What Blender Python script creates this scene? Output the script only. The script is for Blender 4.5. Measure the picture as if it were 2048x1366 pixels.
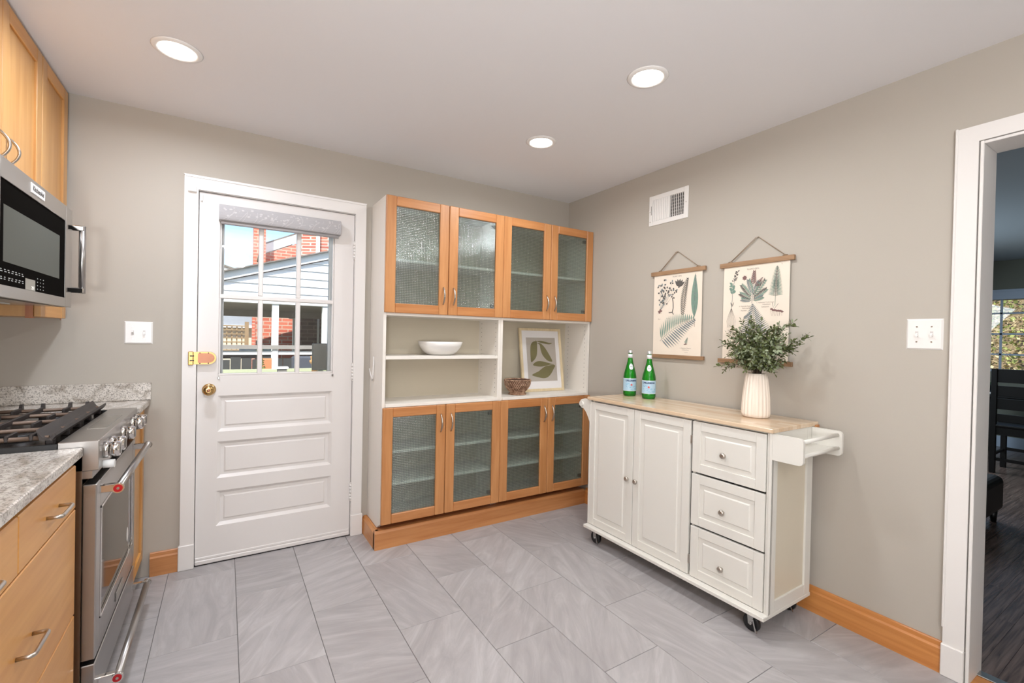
import bpy, bmesh, math, random
from mathutils import Vector, Matrix
random.seed(7)
PI = math.pi
S = bpy.context.scene
for o in list(bpy.data.objects): bpy.data.objects.remove(o)
COL = S.collection

# ------------------------------------------------------------------ camera
cam_d = bpy.data.cameras.new('camera'); cam = bpy.data.objects.new('camera', cam_d); COL.objects.link(cam)
cam_d.sensor_width = 36.0; cam_d.lens = 36.0 * 915.6 / 2048.0; cam_d.clip_start = 0.05; cam_d.clip_end = 200
yaw, pitch, roll = -0.558909, -0.009145, 0.020743
F_ = Vector((-math.sin(yaw)*math.cos(pitch), math.cos(yaw)*math.cos(pitch), math.sin(pitch)))
r0 = Vector((math.cos(yaw), math.sin(yaw), 0)); u0 = r0.cross(F_)
R_ = r0*math.cos(roll) + u0*math.sin(roll); U_ = -r0*math.sin(roll) + u0*math.cos(roll)
mw = Matrix((R_, U_, -F_)).transposed().to_4x4(); mw.translation = Vector((-2.4408, -3.0407, 1.2999))
cam.matrix_world = mw
S.camera = cam

# ------------------------------------------------------------------ world, sun, exposure
S.view_settings.view_transform = 'Standard'; S.view_settings.look = 'None'
S.view_settings.exposure = -0.06; S.view_settings.gamma = 1.0; S.view_settings.use_curve_mapping = False
w = bpy.data.worlds.new('sky'); S.world = w; w.use_nodes = True
nt = w.node_tree; nt.nodes.clear()
sky = nt.nodes.new('ShaderNodeTexSky'); sky.sky_type = 'NISHITA'; sky.sun_disc = False
sky.sun_elevation = math.radians(42); sky.sun_rotation = math.radians(160); sky.dust_density = 0.6; sky.ozone_density = 1.4
bg = nt.nodes.new('ShaderNodeBackground'); bg.inputs['Strength'].default_value = 0.30
wo = nt.nodes.new('ShaderNodeOutputWorld'); nt.links.new(sky.outputs[0], bg.inputs[0]); nt.links.new(bg.outputs[0], wo.inputs[0])
sun_d = bpy.data.lights.new('sun', 'SUN'); sun_d.energy = 9.0; sun_d.angle = 0.01; sun_d.color = (1, .96, .9)
sun = bpy.data.objects.new('sun', sun_d); COL.objects.link(sun)
sun.rotation_euler = Vector((0.45, 0.75, -0.85)).to_track_quat('-Z', 'Y').to_euler()

# recessed ceiling lamps: three in view, the others light the part of the kitchen behind the camera
LAMP_W = 12.0
LAMPS_SEEN = [(-2.622, -0.719), (-0.904, -1.648), (-0.899, -0.849)]
LAMPS_REST = [(-2.45, -2.35), (-0.95, -2.75), (-2.45, -4.1), (-0.95, -4.1)]
for i, (lx, ly) in enumerate(LAMPS_SEEN + LAMPS_REST):
    ld = bpy.data.lights.new('lamp_light', 'AREA'); ld.shape = 'DISK'; ld.size = 0.13; ld.energy = LAMP_W * (1.05, .72, .72, .9, .25, .7, .25)[i]
    ld.color = (.89, .96, 1.08) if i == 0 else (.95, .975, 1.0); ld.spread = math.radians(170)
    lo = bpy.data.objects.new('lamp_light', ld); COL.objects.link(lo); lo.location = (lx, ly, 2.425)
# added fill light against the windowless left wall, behind the camera
wd = bpy.data.lights.new('left_wall_fill', 'AREA'); wd.shape = 'RECTANGLE'; wd.size = 1.5; wd.size_y = 1.1; wd.energy = 8; wd.color = (.88, .94, 1.0)
wl = bpy.data.objects.new('left_wall_fill', wd); COL.objects.link(wl); wl.location = (-3.40, -4.05, 1.62)
wl.rotation_euler = Vector((1, 0.05, 0)).to_track_quat('-Z', 'Z').to_euler()
# second added fill, tall and narrow, aimed forward from the rear wall
wd2 = bpy.data.lights.new('rear_wall_fill', 'AREA'); wd2.shape = 'RECTANGLE'; wd2.size = .62; wd2.size_y = 1.15; wd2.energy = 20; wd2.color = (.98, .97, .98)
wl2 = bpy.data.objects.new('rear_wall_fill', wd2); COL.objects.link(wl2); wl2.location = (-2.97, -4.94, 1.35)
wl2.rotation_euler = Vector((0.05, 1, 0)).to_track_quat('-Z', 'Z').to_euler()
# added point light under the ceiling behind the camera, no fixture built
gd_ = bpy.data.lights.new('rear_point_fill', 'POINT'); gd_.energy = 22; gd_.shadow_soft_size = .09; gd_.color = (.97, .98, 1.0)
gl_ = bpy.data.objects.new('rear_point_fill', gd_); COL.objects.link(gl_); gl_.location = (-2.3, -3.85, 2.24)
# added disk light behind the camera, aimed up to brighten the ceiling
fd_ = bpy.data.lights.new('ceiling_fill', 'AREA'); fd_.shape = 'DISK'; fd_.size = .3; fd_.energy = 42; fd_.color = (.95, .97, 1.0)
fl_ = bpy.data.objects.new('ceiling_fill', fd_); COL.objects.link(fl_); fl_.location = (-2.86, -3.75, 1.15)
fl_.rotation_euler = Vector((.35, .5, 1)).to_track_quat('-Z', 'Y').to_euler()
# added cool fill at the dining room's solid side wall, out of view
de = bpy.data.lights.new('dining_fill', 'AREA'); de.shape = 'RECTANGLE'; de.size = 1.9; de.size_y = 1.3; de.energy = 95; de.color = (.78, .90, 1.0)
dl_ = bpy.data.objects.new('dining_fill', de); COL.objects.link(dl_); dl_.location = (3.6, -.40, 1.5)
dl_.rotation_euler = Vector((0, -1, -.8)).to_track_quat('-Z', 'Z').to_euler()
# sky portal in the dining room window
pd = bpy.data.lights.new('dining_portal', 'AREA'); pd.shape = 'RECTANGLE'; pd.size = 1.6; pd.size_y = 0.95; pd.energy = 1
pl = bpy.data.objects.new('dining_portal', pd); COL.objects.link(pl); pl.location = (6.3, -1.45, 1.47)
pl.rotation_euler = Vector((-1, 0, 0)).to_track_quat('-Z', 'Z').to_euler(); pd.cycles.is_portal = True

# ------------------------------------------------------------------ materials
def lin(c):
    return tuple(((v/255)/12.92 if v/255 <= .04045 else ((v/255+.055)/1.055)**2.4) for v in c)
MATS = {}
def new_mat(name):
    m = bpy.data.materials.new(name); m.use_nodes = True; MATS[name] = m
    n = m.node_tree.nodes; l = m.node_tree.links
    return m, n, l, n['Principled BSDF']
def P(name, rgb, rough=.5, metal=0, bump=0, bscale=200, spec=.5, coat=0, emit=None, var=0, vscale=3, aniso=0):
    m, n, l, b = new_mat(name)
    b.inputs['Base Color'].default_value = (*lin(rgb), 1); b.inputs['Roughness'].default_value = rough
    b.inputs['Metallic'].default_value = metal; b.inputs['Specular IOR Level'].default_value = spec
    b.inputs['Coat Weight'].default_value = coat
    tc = n.new('ShaderNodeTexCoord')
    if emit:
        b.inputs['Emission Color'].default_value = (*lin(emit[0]), 1); b.inputs['Emission Strength'].default_value = emit[1]
    if bump:
        t = n.new('ShaderNodeTexNoise'); t.inputs['Scale'].default_value = bscale; t.inputs['Detail'].default_value = 3
        l.new(tc.outputs['Object'], t.inputs['Vector'])
        bp = n.new('ShaderNodeBump'); bp.inputs['Strength'].default_value = bump; bp.inputs['Distance'].default_value = .002
        l.new(t.outputs['Fac'], bp.inputs['Height']); l.new(bp.outputs[0], b.inputs['Normal'])
    if var:
        t = n.new('ShaderNodeTexNoise'); t.inputs['Scale'].default_value = vscale; l.new(tc.outputs['Object'], t.inputs['Vector'])
        mr = n.new('ShaderNodeMapRange'); mr.inputs['To Min'].default_value = 1-var; mr.inputs['To Max'].default_value = 1+var
        l.new(t.outputs['Fac'], mr.inputs[0])
        hv = n.new('ShaderNodeHueSaturation'); hv.inputs['Color'].default_value = (*lin(rgb), 1)
        l.new(mr.outputs[0], hv.inputs['Value']); l.new(hv.outputs[0], b.inputs['Base Color'])
    return m
def wood(name, c1, c2, axis, rough=.38, sc=1.0, contrast=1.0, coat=.15):
    m, n, l, b = new_mat(name)
    tc = n.new('ShaderNodeTexCoord'); mp = n.new('ShaderNodeMapping'); oi = n.new('ShaderNodeObjectInfo')
    s = [16*sc]*3; s['xyz'.index(axis)] = 1.1*sc; mp.inputs['Scale'].default_value = s
    l.new(tc.outputs['Object'], mp.inputs['Vector'])
    ad = n.new('ShaderNodeVectorMath'); ad.operation = 'MULTIPLY_ADD'
    ad.inputs[1].default_value = (7, 11, 5)
    l.new(oi.outputs['Random'], ad.inputs[0]); l.new(mp.outputs[0], ad.inputs[2])
    t1 = n.new('ShaderNodeTexNoise'); t1.inputs['Scale'].default_value = 1.0; t1.inputs['Detail'].default_value = 6; t1.inputs['Distortion'].default_value = 1.2
    l.new(ad.outputs[0], t1.inputs['Vector'])
    t2 = n.new('ShaderNodeTexNoise'); t2.inputs['Scale'].default_value = 5.0; t2.inputs['Detail'].default_value = 4
    l.new(ad.outputs[0], t2.inputs['Vector'])
    mx = n.new('ShaderNodeMath'); mx.operation = 'MULTIPLY_ADD'; mx.inputs[1].default_value = .35; l.new(t2.outputs['Fac'], mx.inputs[0])
    m2 = n.new('ShaderNodeMath'); m2.operation = 'MULTIPLY'; m2.inputs[1].default_value = .65; l.new(t1.outputs['Fac'], m2.inputs[0])
    l.new(m2.outputs[0], mx.inputs[2])
    cr = n.new('ShaderNodeValToRGB'); e = cr.color_ramp.elements
    e[0].position = .5-.16/contrast; e[0].color = (*lin(c2), 1); e[1].position = .5+.13/contrast; e[1].color = (*lin(c1), 1)
    l.new(mx.outputs[0], cr.inputs[0]); l.new(cr.outputs[0], b.inputs['Base Color'])
    b.inputs['Roughness'].default_value = rough; b.inputs['Coat Weight'].default_value = coat; b.inputs['Coat Roughness'].default_value = .25
    bp = n.new('ShaderNodeBump'); bp.inputs['Strength'].default_value = .15; bp.inputs['Distance'].default_value = .001
    l.new(mx.outputs[0], bp.inputs['Height']); l.new(bp.outputs[0], b.inputs['Normal'])
    return m
wall_m = P('wall_paint', (181, 173.6, 162.6), .75, bump=.08, bscale=260)
ceil_m = P('ceiling_paint', (232, 230, 231), .85, bump=.05, bscale=150)
trim_m = P('white_trim_paint', (231, 227, 223), .38, bump=.04, bscale=40)
door_m = P('door_paint', (224, 219, 215), .36, bump=.05, bscale=30)
mel_m = P('cream_melamine', (233, 227, 218), .45)
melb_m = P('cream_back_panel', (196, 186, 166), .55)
cart_m = P('ivory_lacquer', (224, 221, 213), .38)
cartp_m = P('ivory_panel', (214, 204, 184), .42)
plate_m = P('switch_plastic', (236, 233, 229), .3)
woodv = wood('alder_vertical', (200, 142, 90), (178, 118, 68), 'z')
woodh = wood('alder_horizontal', (198, 138, 86), (175, 112, 62), 'x')
woody = wood('alder_depth', (212, 146, 82), (190, 122, 62), 'y')
mapv = wood('maple_vertical', (208, 158, 98), (190, 136, 78), 'z', sc=.7)
mapy = wood('maple_horizontal', (222, 164, 90), (202, 138, 68), 'y', sc=.7)
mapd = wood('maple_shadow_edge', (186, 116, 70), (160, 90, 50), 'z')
rail_m = wood('walnut_hanger', (164, 130, 98), (122, 92, 64), 'y', rough=.6, sc=1.6, coat=0)
framew = wood('pale_frame_wood', (226, 208, 172), (206, 186, 148), 'z', rough=.5, coat=0)
tan_m = wood('newel_wood', (206, 160, 104), (180, 130, 80), 'z')
steel = P('brushed_steel', (178, 175, 172), .3, 1, bump=.05, bscale=90)
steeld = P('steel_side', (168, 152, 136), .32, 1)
chrome = P('chrome', (225, 222, 220), .08, 1)
satin = P('satin_nickel', (190, 182, 172), .28, 1)
blackm = P('black_metal', (20, 20, 21), .45)
iron = P('cast_iron', (58, 52, 50), .48, .25, bump=.2, bscale=400)
ironb = P('worn_iron_bar', (112, 92, 78), .42, .3, bump=.15, bscale=300)
blackglass = P('black_glass', (24, 22, 20), .08, spec=.0)
greyglass = P('oven_window_glass', (52, 48, 45), .05, spec=1.0)
mwglass = P('microwave_window', (104, 104, 97), .2, spec=.0)
white_print = P('white_print', (190, 190, 188), .5)
lcd = P('display', (150, 146, 134), .3)
lcdw = P('display_digits', (250, 250, 245), .4, emit=((255, 255, 250), .6))
red_m = P('red_enamel', (178, 22, 30), .25)
brass = P('polished_brass', (200, 166, 112), .2, 1)
copperish = P('aged_brass_plate', (176, 124, 98), .42, .7)
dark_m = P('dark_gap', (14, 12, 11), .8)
rubber = P('black_rubber', (18, 18, 19), .35)
zinc = P('zinc', (186, 186, 184), .25, 1)
ceram = P('white_ceramic', (236, 233, 228), .22)
vase_m = P('cream_ceramic', (238, 226, 212), .42, bump=.04, bscale=120)
paper_m = P('poster_paper', (232, 220, 204), .8, var=.03, vscale=9)
cord_m = P('twine', (150, 130, 108), .9)
art_bg = P('art_background', (176, 168, 158), .7, var=.02, vscale=5)
art_leaf = P('art_olive', (116, 110, 74), .7, var=.10, vscale=22)
mat_m = P('art_mat_board', (228, 225, 224), .8)
ink1 = P('ink_green', (120, 146, 132), .8, var=.12, vscale=60)
ink2 = P('ink_dark', (92, 88, 84), .8, var=.12, vscale=60)
ink3 = P('ink_brown', (128, 98, 94), .8, var=.1, vscale=60)
ink4 = P('ink_grey_text', (140, 128, 122), .8)
ink5 = P('ink_slate', (122, 132, 134), .8, var=.12, vscale=60)
leafA = P('leaf_green', (94, 104, 60), .45, var=.3, vscale=40)
leafB = P('leaf_pale_underside', (148, 158, 128), .55, var=.15, vscale=40)
twig_m = P('twig', (74, 60, 46), .8)
bottle_cap = P('bottle_cap', (212, 214, 214), .3, .6)
label_m = P('bottle_label', (176, 206, 226), .45)
labelw = P('label_white', (228, 232, 236), .45)
navy = P('label_navy', (28, 44, 96), .45)
teal = P('label_teal', (96, 172, 204), .5)
star_m = P('label_star', (214, 66, 52), .45)
fab = P('shade_fabric', (176, 173, 174), .9, bump=.2, bscale=600)
fabp = P('shade_print', (198, 196, 195), .9)
lamp_m = P('lamp_lens', (255, 250, 240), .4, emit=((255, 248, 238), 9.0))
lamp_trim = P('lamp_trim', (238, 235, 232), .4)
vent_dark = P('vent_dark', (52, 46, 42), .8)
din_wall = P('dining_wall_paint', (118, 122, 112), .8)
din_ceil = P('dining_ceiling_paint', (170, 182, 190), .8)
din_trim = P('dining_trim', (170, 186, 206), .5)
black_w = P('black_lacquer_wood', (10, 10, 11), .4)
leather = P('black_leather', (14, 14, 15), .45, bump=.2, bscale=200)
siding_m = P('white_vinyl_siding', (238, 238, 240), .5)
out_white = P('exterior_white_paint', (240, 240, 240), .6)
shingle = P('roof_shingle', (120, 112, 106), .9, bump=.6, bscale=60, var=.2, vscale=30)
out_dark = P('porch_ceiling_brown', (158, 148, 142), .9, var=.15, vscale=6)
out_grey = P('weathered_grey_wood', (150, 144, 138), .9, var=.15, vscale=8)
deck_m = P('deck_boards', (150, 146, 130), .9, var=.1, vscale=5)
grass_m = P('ground', (110, 112, 84), .95, var=.25, vscale=3)
tanwall = P('tan_stucco', (222, 206, 182), .8)
lattice_m = P('lattice_wood', (150, 128, 98), .8)
blue_m = P('blue_tarp', (96, 196, 220), .6)
bluegrey = P('blue_grey_cushion', (180, 198, 216), .8)
terra = P('terracotta_box', (206, 128, 86), .8)
hedge1 = P('hedge_leaf', (150, 158, 92), .8, var=.35, vscale=20)
hedge2 = P('hedge_leaf_dry', (196, 178, 138), .8, var=.25, vscale=20)
bank_m = P('bank_soil', (130, 112, 84), .95, var=.3, vscale=6)
mailbox_m = P('brushed_grey_box', (140, 136, 130), .4, .6, bump=.3, bscale=120)
mould_green = P('weathered_green_rail', (190, 194, 160), .9)

def butcher():
    m, n, l, b = new_mat('butcher_block')
    tc = n.new('ShaderNodeTexCoord'); sp = n.new('ShaderNodeSeparateXYZ'); l.new(tc.outputs['Object'], sp.inputs[0])
    fl = n.new('ShaderNodeMath'); fl.operation = 'MULTIPLY'; fl.inputs[1].default_value = 26; l.new(sp.outputs['X'], fl.inputs[0])
    f2 = n.new('ShaderNodeMath'); f2.operation = 'FLOOR'; l.new(fl.outputs[0], f2.inputs[0])
    off = n.new('ShaderNodeMath'); off.operation = 'MULTIPLY'; off.inputs[1].default_value = .37; l.new(f2.outputs[0], off.inputs[0])
    yy = n.new('ShaderNodeMath'); yy.operation = 'MULTIPLY_ADD'; yy.inputs[1].default_value = 2.3; l.new(sp.outputs['Y'], yy.inputs[0]); l.new(off.outputs[0], yy.inputs[2])
    y2 = n.new('ShaderNodeMath'); y2.operation = 'FLOOR'; l.new(yy.outputs[0], y2.inputs[0])
    cb = n.new('ShaderNodeCombineXYZ'); l.new(f2.outputs[0], cb.inputs[0]); l.new(y2.outputs[0], cb.inputs[1])
    wn = n.new('ShaderNodeTexWhiteNoise'); wn.noise_dimensions = '3D'; l.new(cb.outputs[0], wn.inputs['Vector'])
    mp = n.new('ShaderNodeMapping'); mp.inputs['Scale'].default_value = (60, 3, 60); l.new(tc.outputs['Object'], mp.inputs[0])
    t = n.new('ShaderNodeTexNoise'); t.inputs['Scale'].default_value = 1; t.inputs['Detail'].default_value = 4; l.new(mp.outputs[0], t.inputs[0])
    ma = n.new('ShaderNodeMath'); ma.operation = 'MULTIPLY_ADD'; ma.inputs[1].default_value = .5; l.new(wn.outputs['Value'], ma.inputs[0]); 
    mb = n.new('ShaderNodeMath'); mb.operation = 'MULTIPLY'; mb.inputs[1].default_value = .5; l.new(t.outputs['Fac'], mb.inputs[0]); l.new(mb.outputs[0], ma.inputs[2])
    cr = n.new('ShaderNodeValToRGB'); e = cr.color_ramp.elements
    e[0].position = .2; e[0].color = (*lin((204, 172, 138)), 1); e[1].position = .7; e[1].color = (*lin((226, 204, 176)), 1)
    l.new(ma.outputs[0], cr.inputs[0]); l.new(cr.outputs[0], b.inputs['Base Color']); b.inputs['Roughness'].default_value = .22
    b.inputs['Coat Weight'].default_value = .3; b.inputs['Coat Roughness'].default_value = .12
    return m
block_m = butcher()
endgrain = wood('butcher_end_grain', (206, 146, 92), (166, 108, 62), 'z', sc=1.5)

def tile_mat():
    m, n, l, b = new_mat('slate_porcelain')
    g = n.new('ShaderNodeNewGeometry'); oi = n.new('ShaderNodeObjectInfo')
    rot = n.new('ShaderNodeVectorRotate'); rot.rotation_type = 'Z_AXIS'
    an = n.new('ShaderNodeMath'); an.operation = 'MULTIPLY'; an.inputs[1].default_value = 6.0; l.new(oi.outputs['Random'], an.inputs[0])
    l.new(g.outputs['Position'], rot.inputs['Vector']); l.new(an.outputs[0], rot.inputs['Angle'])
    ad = n.new('ShaderNodeVectorMath'); ad.operation = 'MULTIPLY_ADD'; ad.inputs[1].default_value = (31, 17, 9); l.new(oi.outputs['Random'], ad.inputs[0]); l.new(rot.outputs[0], ad.inputs[2])
    mp = n.new('ShaderNodeMapping'); mp.inputs['Scale'].default_value = (2.2, 11, 5); l.new(ad.outputs[0], mp.inputs[0])
    t = n.new('ShaderNodeTexNoise'); t.inputs['Scale'].default_value = 1.0; t.inputs['Detail'].default_value = 9; t.inputs['Roughness'].default_value = .62; t.inputs['Distortion'].default_value = 1.8
    l.new(mp.outputs[0], t.inputs['Vector'])
    t2 = n.new('ShaderNodeTexNoise'); t2.inputs['Scale'].default_value = 2.2; t2.inputs['Detail'].default_value = 3; l.new(ad.outputs[0], t2.inputs['Vector'])
    cr = n.new('ShaderNodeValToRGB'); e = cr.color_ramp.elements
    e[0].position = .34; e[0].color = (*lin((162, 158, 158)), 1); e[1].position = .70; e[1].color = (*lin((187, 184, 184)), 1)
    x = cr.color_ramp.elements.new(.52); x.color = (*lin((173, 169, 169)), 1)
    l.new(t.outputs['Fac'], cr.inputs[0])
    mx = n.new('ShaderNodeMixRGB'); mx.blend_type = 'MULTIPLY'; mx.inputs[0].default_value = .5
    c2 = n.new('ShaderNodeValToRGB'); c2.color_ramp.elements[0].position = .35; c2.color_ramp.elements[0].color = (.80, .78, .77, 1); c2.color_ramp.elements[1].position = .65; c2.color_ramp.elements[1].color = (1, 1, 1, 1)
    l.new(t2.outputs['Fac'], c2.inputs[0]); l.new(cr.outputs[0], mx.inputs[1]); l.new(c2.outputs[0], mx.inputs[2])
    hv = n.new('ShaderNodeHueSaturation'); mr = n.new('ShaderNodeMapRange'); mr.inputs['To Min'].default_value = .95; mr.inputs['To Max'].default_value = 1.05
    l.new(oi.outputs['Random'], mr.inputs[0]); l.new(mr.outputs[0], hv.inputs['Value']); l.new(mx.outputs[0], hv.inputs['Color'])
    l.new(hv.outputs[0], b.inputs['Base Color']); b.inputs['Roughness'].default_value = .42
    bp = n.new('ShaderNodeBump'); bp.inputs['Strength'].default_value = .35; bp.inputs['Distance'].default_value = .003
    l.new(t.outputs['Fac'], bp.inputs['Height']); l.new(bp.outputs[0], b.inputs['Normal'])
    return m
tile_m = tile_mat()
grout_m = P('grout', (120, 117, 116), .9)
def granite():
    m, n, l, b = new_mat('granite')
    tc = n.new('ShaderNodeTexCoord')
    mp = n.new('ShaderNodeMapping'); mp.inputs['Scale'].default_value = (6, 2.2, 6); mp.inputs['Rotation'].default_value = (0, 0, .35); l.new(tc.outputs['Object'], mp.inputs[0])
    v = n.new('ShaderNodeTexNoise'); v.inputs['Scale'].default_value = 1.6; v.inputs['Detail'].default_value = 7; v.inputs['Distortion'].default_value = 2.2; l.new(mp.outputs[0], v.inputs[0])
    s = n.new('ShaderNodeTexNoise'); s.inputs['Scale'].default_value = 150; s.inputs['Detail'].default_value = 4; s.inputs['Roughness'].default_value = .7; l.new(tc.outputs['Object'], s.inputs[0])
    c1 = n.new('ShaderNodeValToRGB'); e = c1.color_ramp.elements
    e[0].position = .36; e[0].color = (*lin((176, 166, 154)), 1); e[1].position = .56; e[1].color = (*lin((216, 209, 200)), 1)
    l.new(v.outputs['Fac'], c1.inputs[0])
    c2 = n.new('ShaderNodeValToRGB'); e = c2.color_ramp.elements
    e[0].position = .38; e[0].color = (.16, .15, .14, 1); e[1].position = .52; e[1].color = (1, 1, 1, 1)
    l.new(s.outputs['Fac'], c2.inputs[0])
    mx = n.new('ShaderNodeMixRGB'); mx.blend_type = 'MULTIPLY'; mx.inputs[0].default_value = .72
    l.new(c1.outputs[0], mx.inputs[1]); l.new(c2.outputs[0], mx.inputs[2]); l.new(mx.outputs[0], b.inputs['Base Color'])
    b.inputs['Roughness'].default_value = .18
    return m
granite_m = granite()
def brick(name, c1, c2, mortar, swap=False):
    m, n, l, b = new_mat(name)
    tc = n.new('ShaderNodeTexCoord'); sp = n.new('ShaderNodeSeparateXYZ'); l.new(tc.outputs['Object'], sp.inputs[0])
    cb = n.new('ShaderNodeCombineXYZ'); l.new(sp.outputs['Y' if swap else 'X'], cb.inputs[0]); l.new(sp.outputs['Z'], cb.inputs[1])
    t = n.new('ShaderNodeTexBrick'); t.inputs['Scale'].default_value = 1; t.inputs['Brick Width'].default_value = .215; t.inputs['Row Height'].default_value = .072
    t.inputs['Mortar Size'].default_value = .009; t.inputs['Color1'].default_value = (*lin(c1), 1); t.inputs['Color2'].default_value = (*lin(c2), 1); t.inputs['Mortar'].default_value = (*lin(mortar), 1)
    l.new(cb.outputs[0], t.inputs['Vector']); l.new(t.outputs['Color'], b.inputs['Base Color']); b.inputs['Roughness'].default_value = .9
    return m
brick_m = brick('red_brick', (206, 112, 88), (186, 92, 72), (196, 168, 150))
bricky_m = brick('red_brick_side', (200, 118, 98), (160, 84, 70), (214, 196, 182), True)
brickd_m = brick('shaded_brick', (112, 88, 86), (84, 66, 68), (130, 112, 108))  # brick lying in shade, the shade put into its darker colours
def plank_mat():
    m, n, l, b = new_mat('dark_plank')
    g = n.new('ShaderNodeNewGeometry'); oi = n.new('ShaderNodeObjectInfo')
    ad = n.new('ShaderNodeVectorMath'); ad.operation = 'MULTIPLY_ADD'; ad.inputs[1].default_value = (31, 17, 9); l.new(oi.outputs['Random'], ad.inputs[0]); l.new(g.outputs['Position'], ad.inputs[2])
    mp = n.new('ShaderNodeMapping'); mp.inputs['Scale'].default_value = (3, 60, 5); l.new(ad.outputs[0], mp.inputs[0])
    t = n.new('ShaderNodeTexNoise'); t.inputs['Scale'].default_value = 1; t.inputs['Detail'].default_value = 5; t.inputs['Distortion'].default_value = .8; l.new(mp.outputs[0], t.inputs[0])
    cr = n.new('ShaderNodeValToRGB'); e = cr.color_ramp.elements
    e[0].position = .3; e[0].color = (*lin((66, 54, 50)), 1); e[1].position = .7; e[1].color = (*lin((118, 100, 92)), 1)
    l.new(t.outputs['Fac'], cr.inputs[0]); l.new(cr.outputs[0], b.inputs['Base Color']); b.inputs['Roughness'].default_value = .26
    bp = n.new('ShaderNodeBump'); bp.inputs['Strength'].default_value = .3; bp.inputs['Distance'].default_value = .002
    l.new(t.outputs['Fac'], bp.inputs['Height']); l.new(bp.outputs[0], b.inputs['Normal'])
    return m
plank_m = plank_mat()
def wicker():
    m, n, l, b = new_mat('woven_rattan')
    tc = n.new('ShaderNodeTexCoord')
    t = n.new('ShaderNodeTexNoise'); t.inputs['Scale'].default_value = 45; t.inputs['Detail'].default_value = 2; l.new(tc.outputs['Object'], t.inputs[0])
    cr = n.new('ShaderNodeValToRGB'); e = cr.color_ramp.elements
    e[0].position = .38; e[0].color = (*lin((136, 98, 74)), 1); e[1].position = .62; e[1].color = (*lin((206, 170, 142)), 1)
    l.new(t.outputs['Fac'], cr.inputs[0]); l.new(cr.outputs[0], b.inputs['Base Color']); b.inputs['Roughness'].default_value = .6
    return m
wicker_m = wicker()
def glass_clear(name, tint=(1, 1, 1), refl=.06):
    m, n, l, b = new_mat(name); n.remove(b); out = n['Material Output']
    tr = n.new('ShaderNodeBsdfTransparent'); tr.inputs[0].default_value = (*tint, 1)
    gl = n.new('ShaderNodeBsdfGlossy'); gl.inputs['Roughness'].default_value = .02
    fr = n.new('ShaderNodeFresnel'); fr.inputs[0].default_value = 1.45
    mx = n.new('ShaderNodeMixShader'); l.new(fr.outputs[0], mx.inputs[0]); l.new(tr.outputs[0], mx.inputs[1]); l.new(gl.outputs[0], mx.inputs[2]); l.new(mx.outputs[0], out.inputs[0])
    return m
pane_m = glass_clear('window_glass', (.97, .98, .98))
def reeded():
    m, n, l, b = new_mat('cross_reeded_glass'); n.remove(b); out = n['Material Output']
    tc = n.new('ShaderNodeTexCoord'); sp = n.new('ShaderNodeSeparateXYZ'); l.new(tc.outputs['Object'], sp.inputs[0])
    vals = []
    for ax in ('X', 'Z'):
        a = n.new('ShaderNodeMath'); a.operation = 'MULTIPLY'; a.inputs[1].default_value = 2*PI/.021; l.new(sp.outputs[ax], a.inputs[0])
        s = n.new('ShaderNodeMath'); s.operation = 'SINE'; l.new(a.outputs[0], s.inputs[0])
        s2 = n.new('ShaderNodeMath'); s2.operation = 'ABSOLUTE'; l.new(s.outputs[0], s2.inputs[0]); vals.append(s2)
    ad = n.new('ShaderNodeMath'); ad.operation = 'ADD'; l.new(vals[0].outputs[0], ad.inputs[0]); l.new(vals[1].outputs[0], ad.inputs[1])
    bp = n.new('ShaderNodeBump'); bp.inputs['Strength'].default_value = .55; bp.inputs['Distance'].default_value = .0022; l.new(ad.outputs[0], bp.inputs['Height'])
    mn = n.new('ShaderNodeMath'); mn.operation = 'MINIMUM'; l.new(vals[0].outputs[0], mn.inputs[0]); l.new(vals[1].outputs[0], mn.inputs[1])
    cr = n.new('ShaderNodeValToRGB'); e = cr.color_ramp.elements
    e[0].position = .16; e[0].color = (.40, .48, .47, 1); e[1].position = .42; e[1].color = (.95, 1, .99, 1); l.new(mn.outputs[0], cr.inputs[0])
    tr = n.new('ShaderNodeBsdfTransparent'); l.new(cr.outputs[0], tr.inputs[0])
    rf = n.new('ShaderNodeBsdfRefraction'); rf.inputs['IOR'].default_value = 1.08; rf.inputs['Roughness'].default_value = .06; rf.inputs[0].default_value = (.92, .98, .96, 1); l.new(bp.outputs[0], rf.inputs['Normal'])
    gl = n.new('ShaderNodeBsdfGlossy'); gl.inputs['Roughness'].default_value = .14; l.new(bp.outputs[0], gl.inputs['Normal'])
    m1 = n.new('ShaderNodeMixShader'); m1.inputs[0].default_value = .28; l.new(tr.outputs[0], m1.inputs[1]); l.new(rf.outputs[0], m1.inputs[2])
    m2 = n.new('ShaderNodeMixShader'); m2.inputs[0].default_value = .13; l.new(m1.outputs[0], m2.inputs[1]); l.new(gl.outputs[0], m2.inputs[2])
    l.new(m2.outputs[0], out.inputs[0]); return m
reeded_m = reeded()
hinge_m = P('hinge_metal', (110, 112, 110), .4, .7)
slot_m = P('switch_slot', (206, 200, 196), .6)
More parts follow.
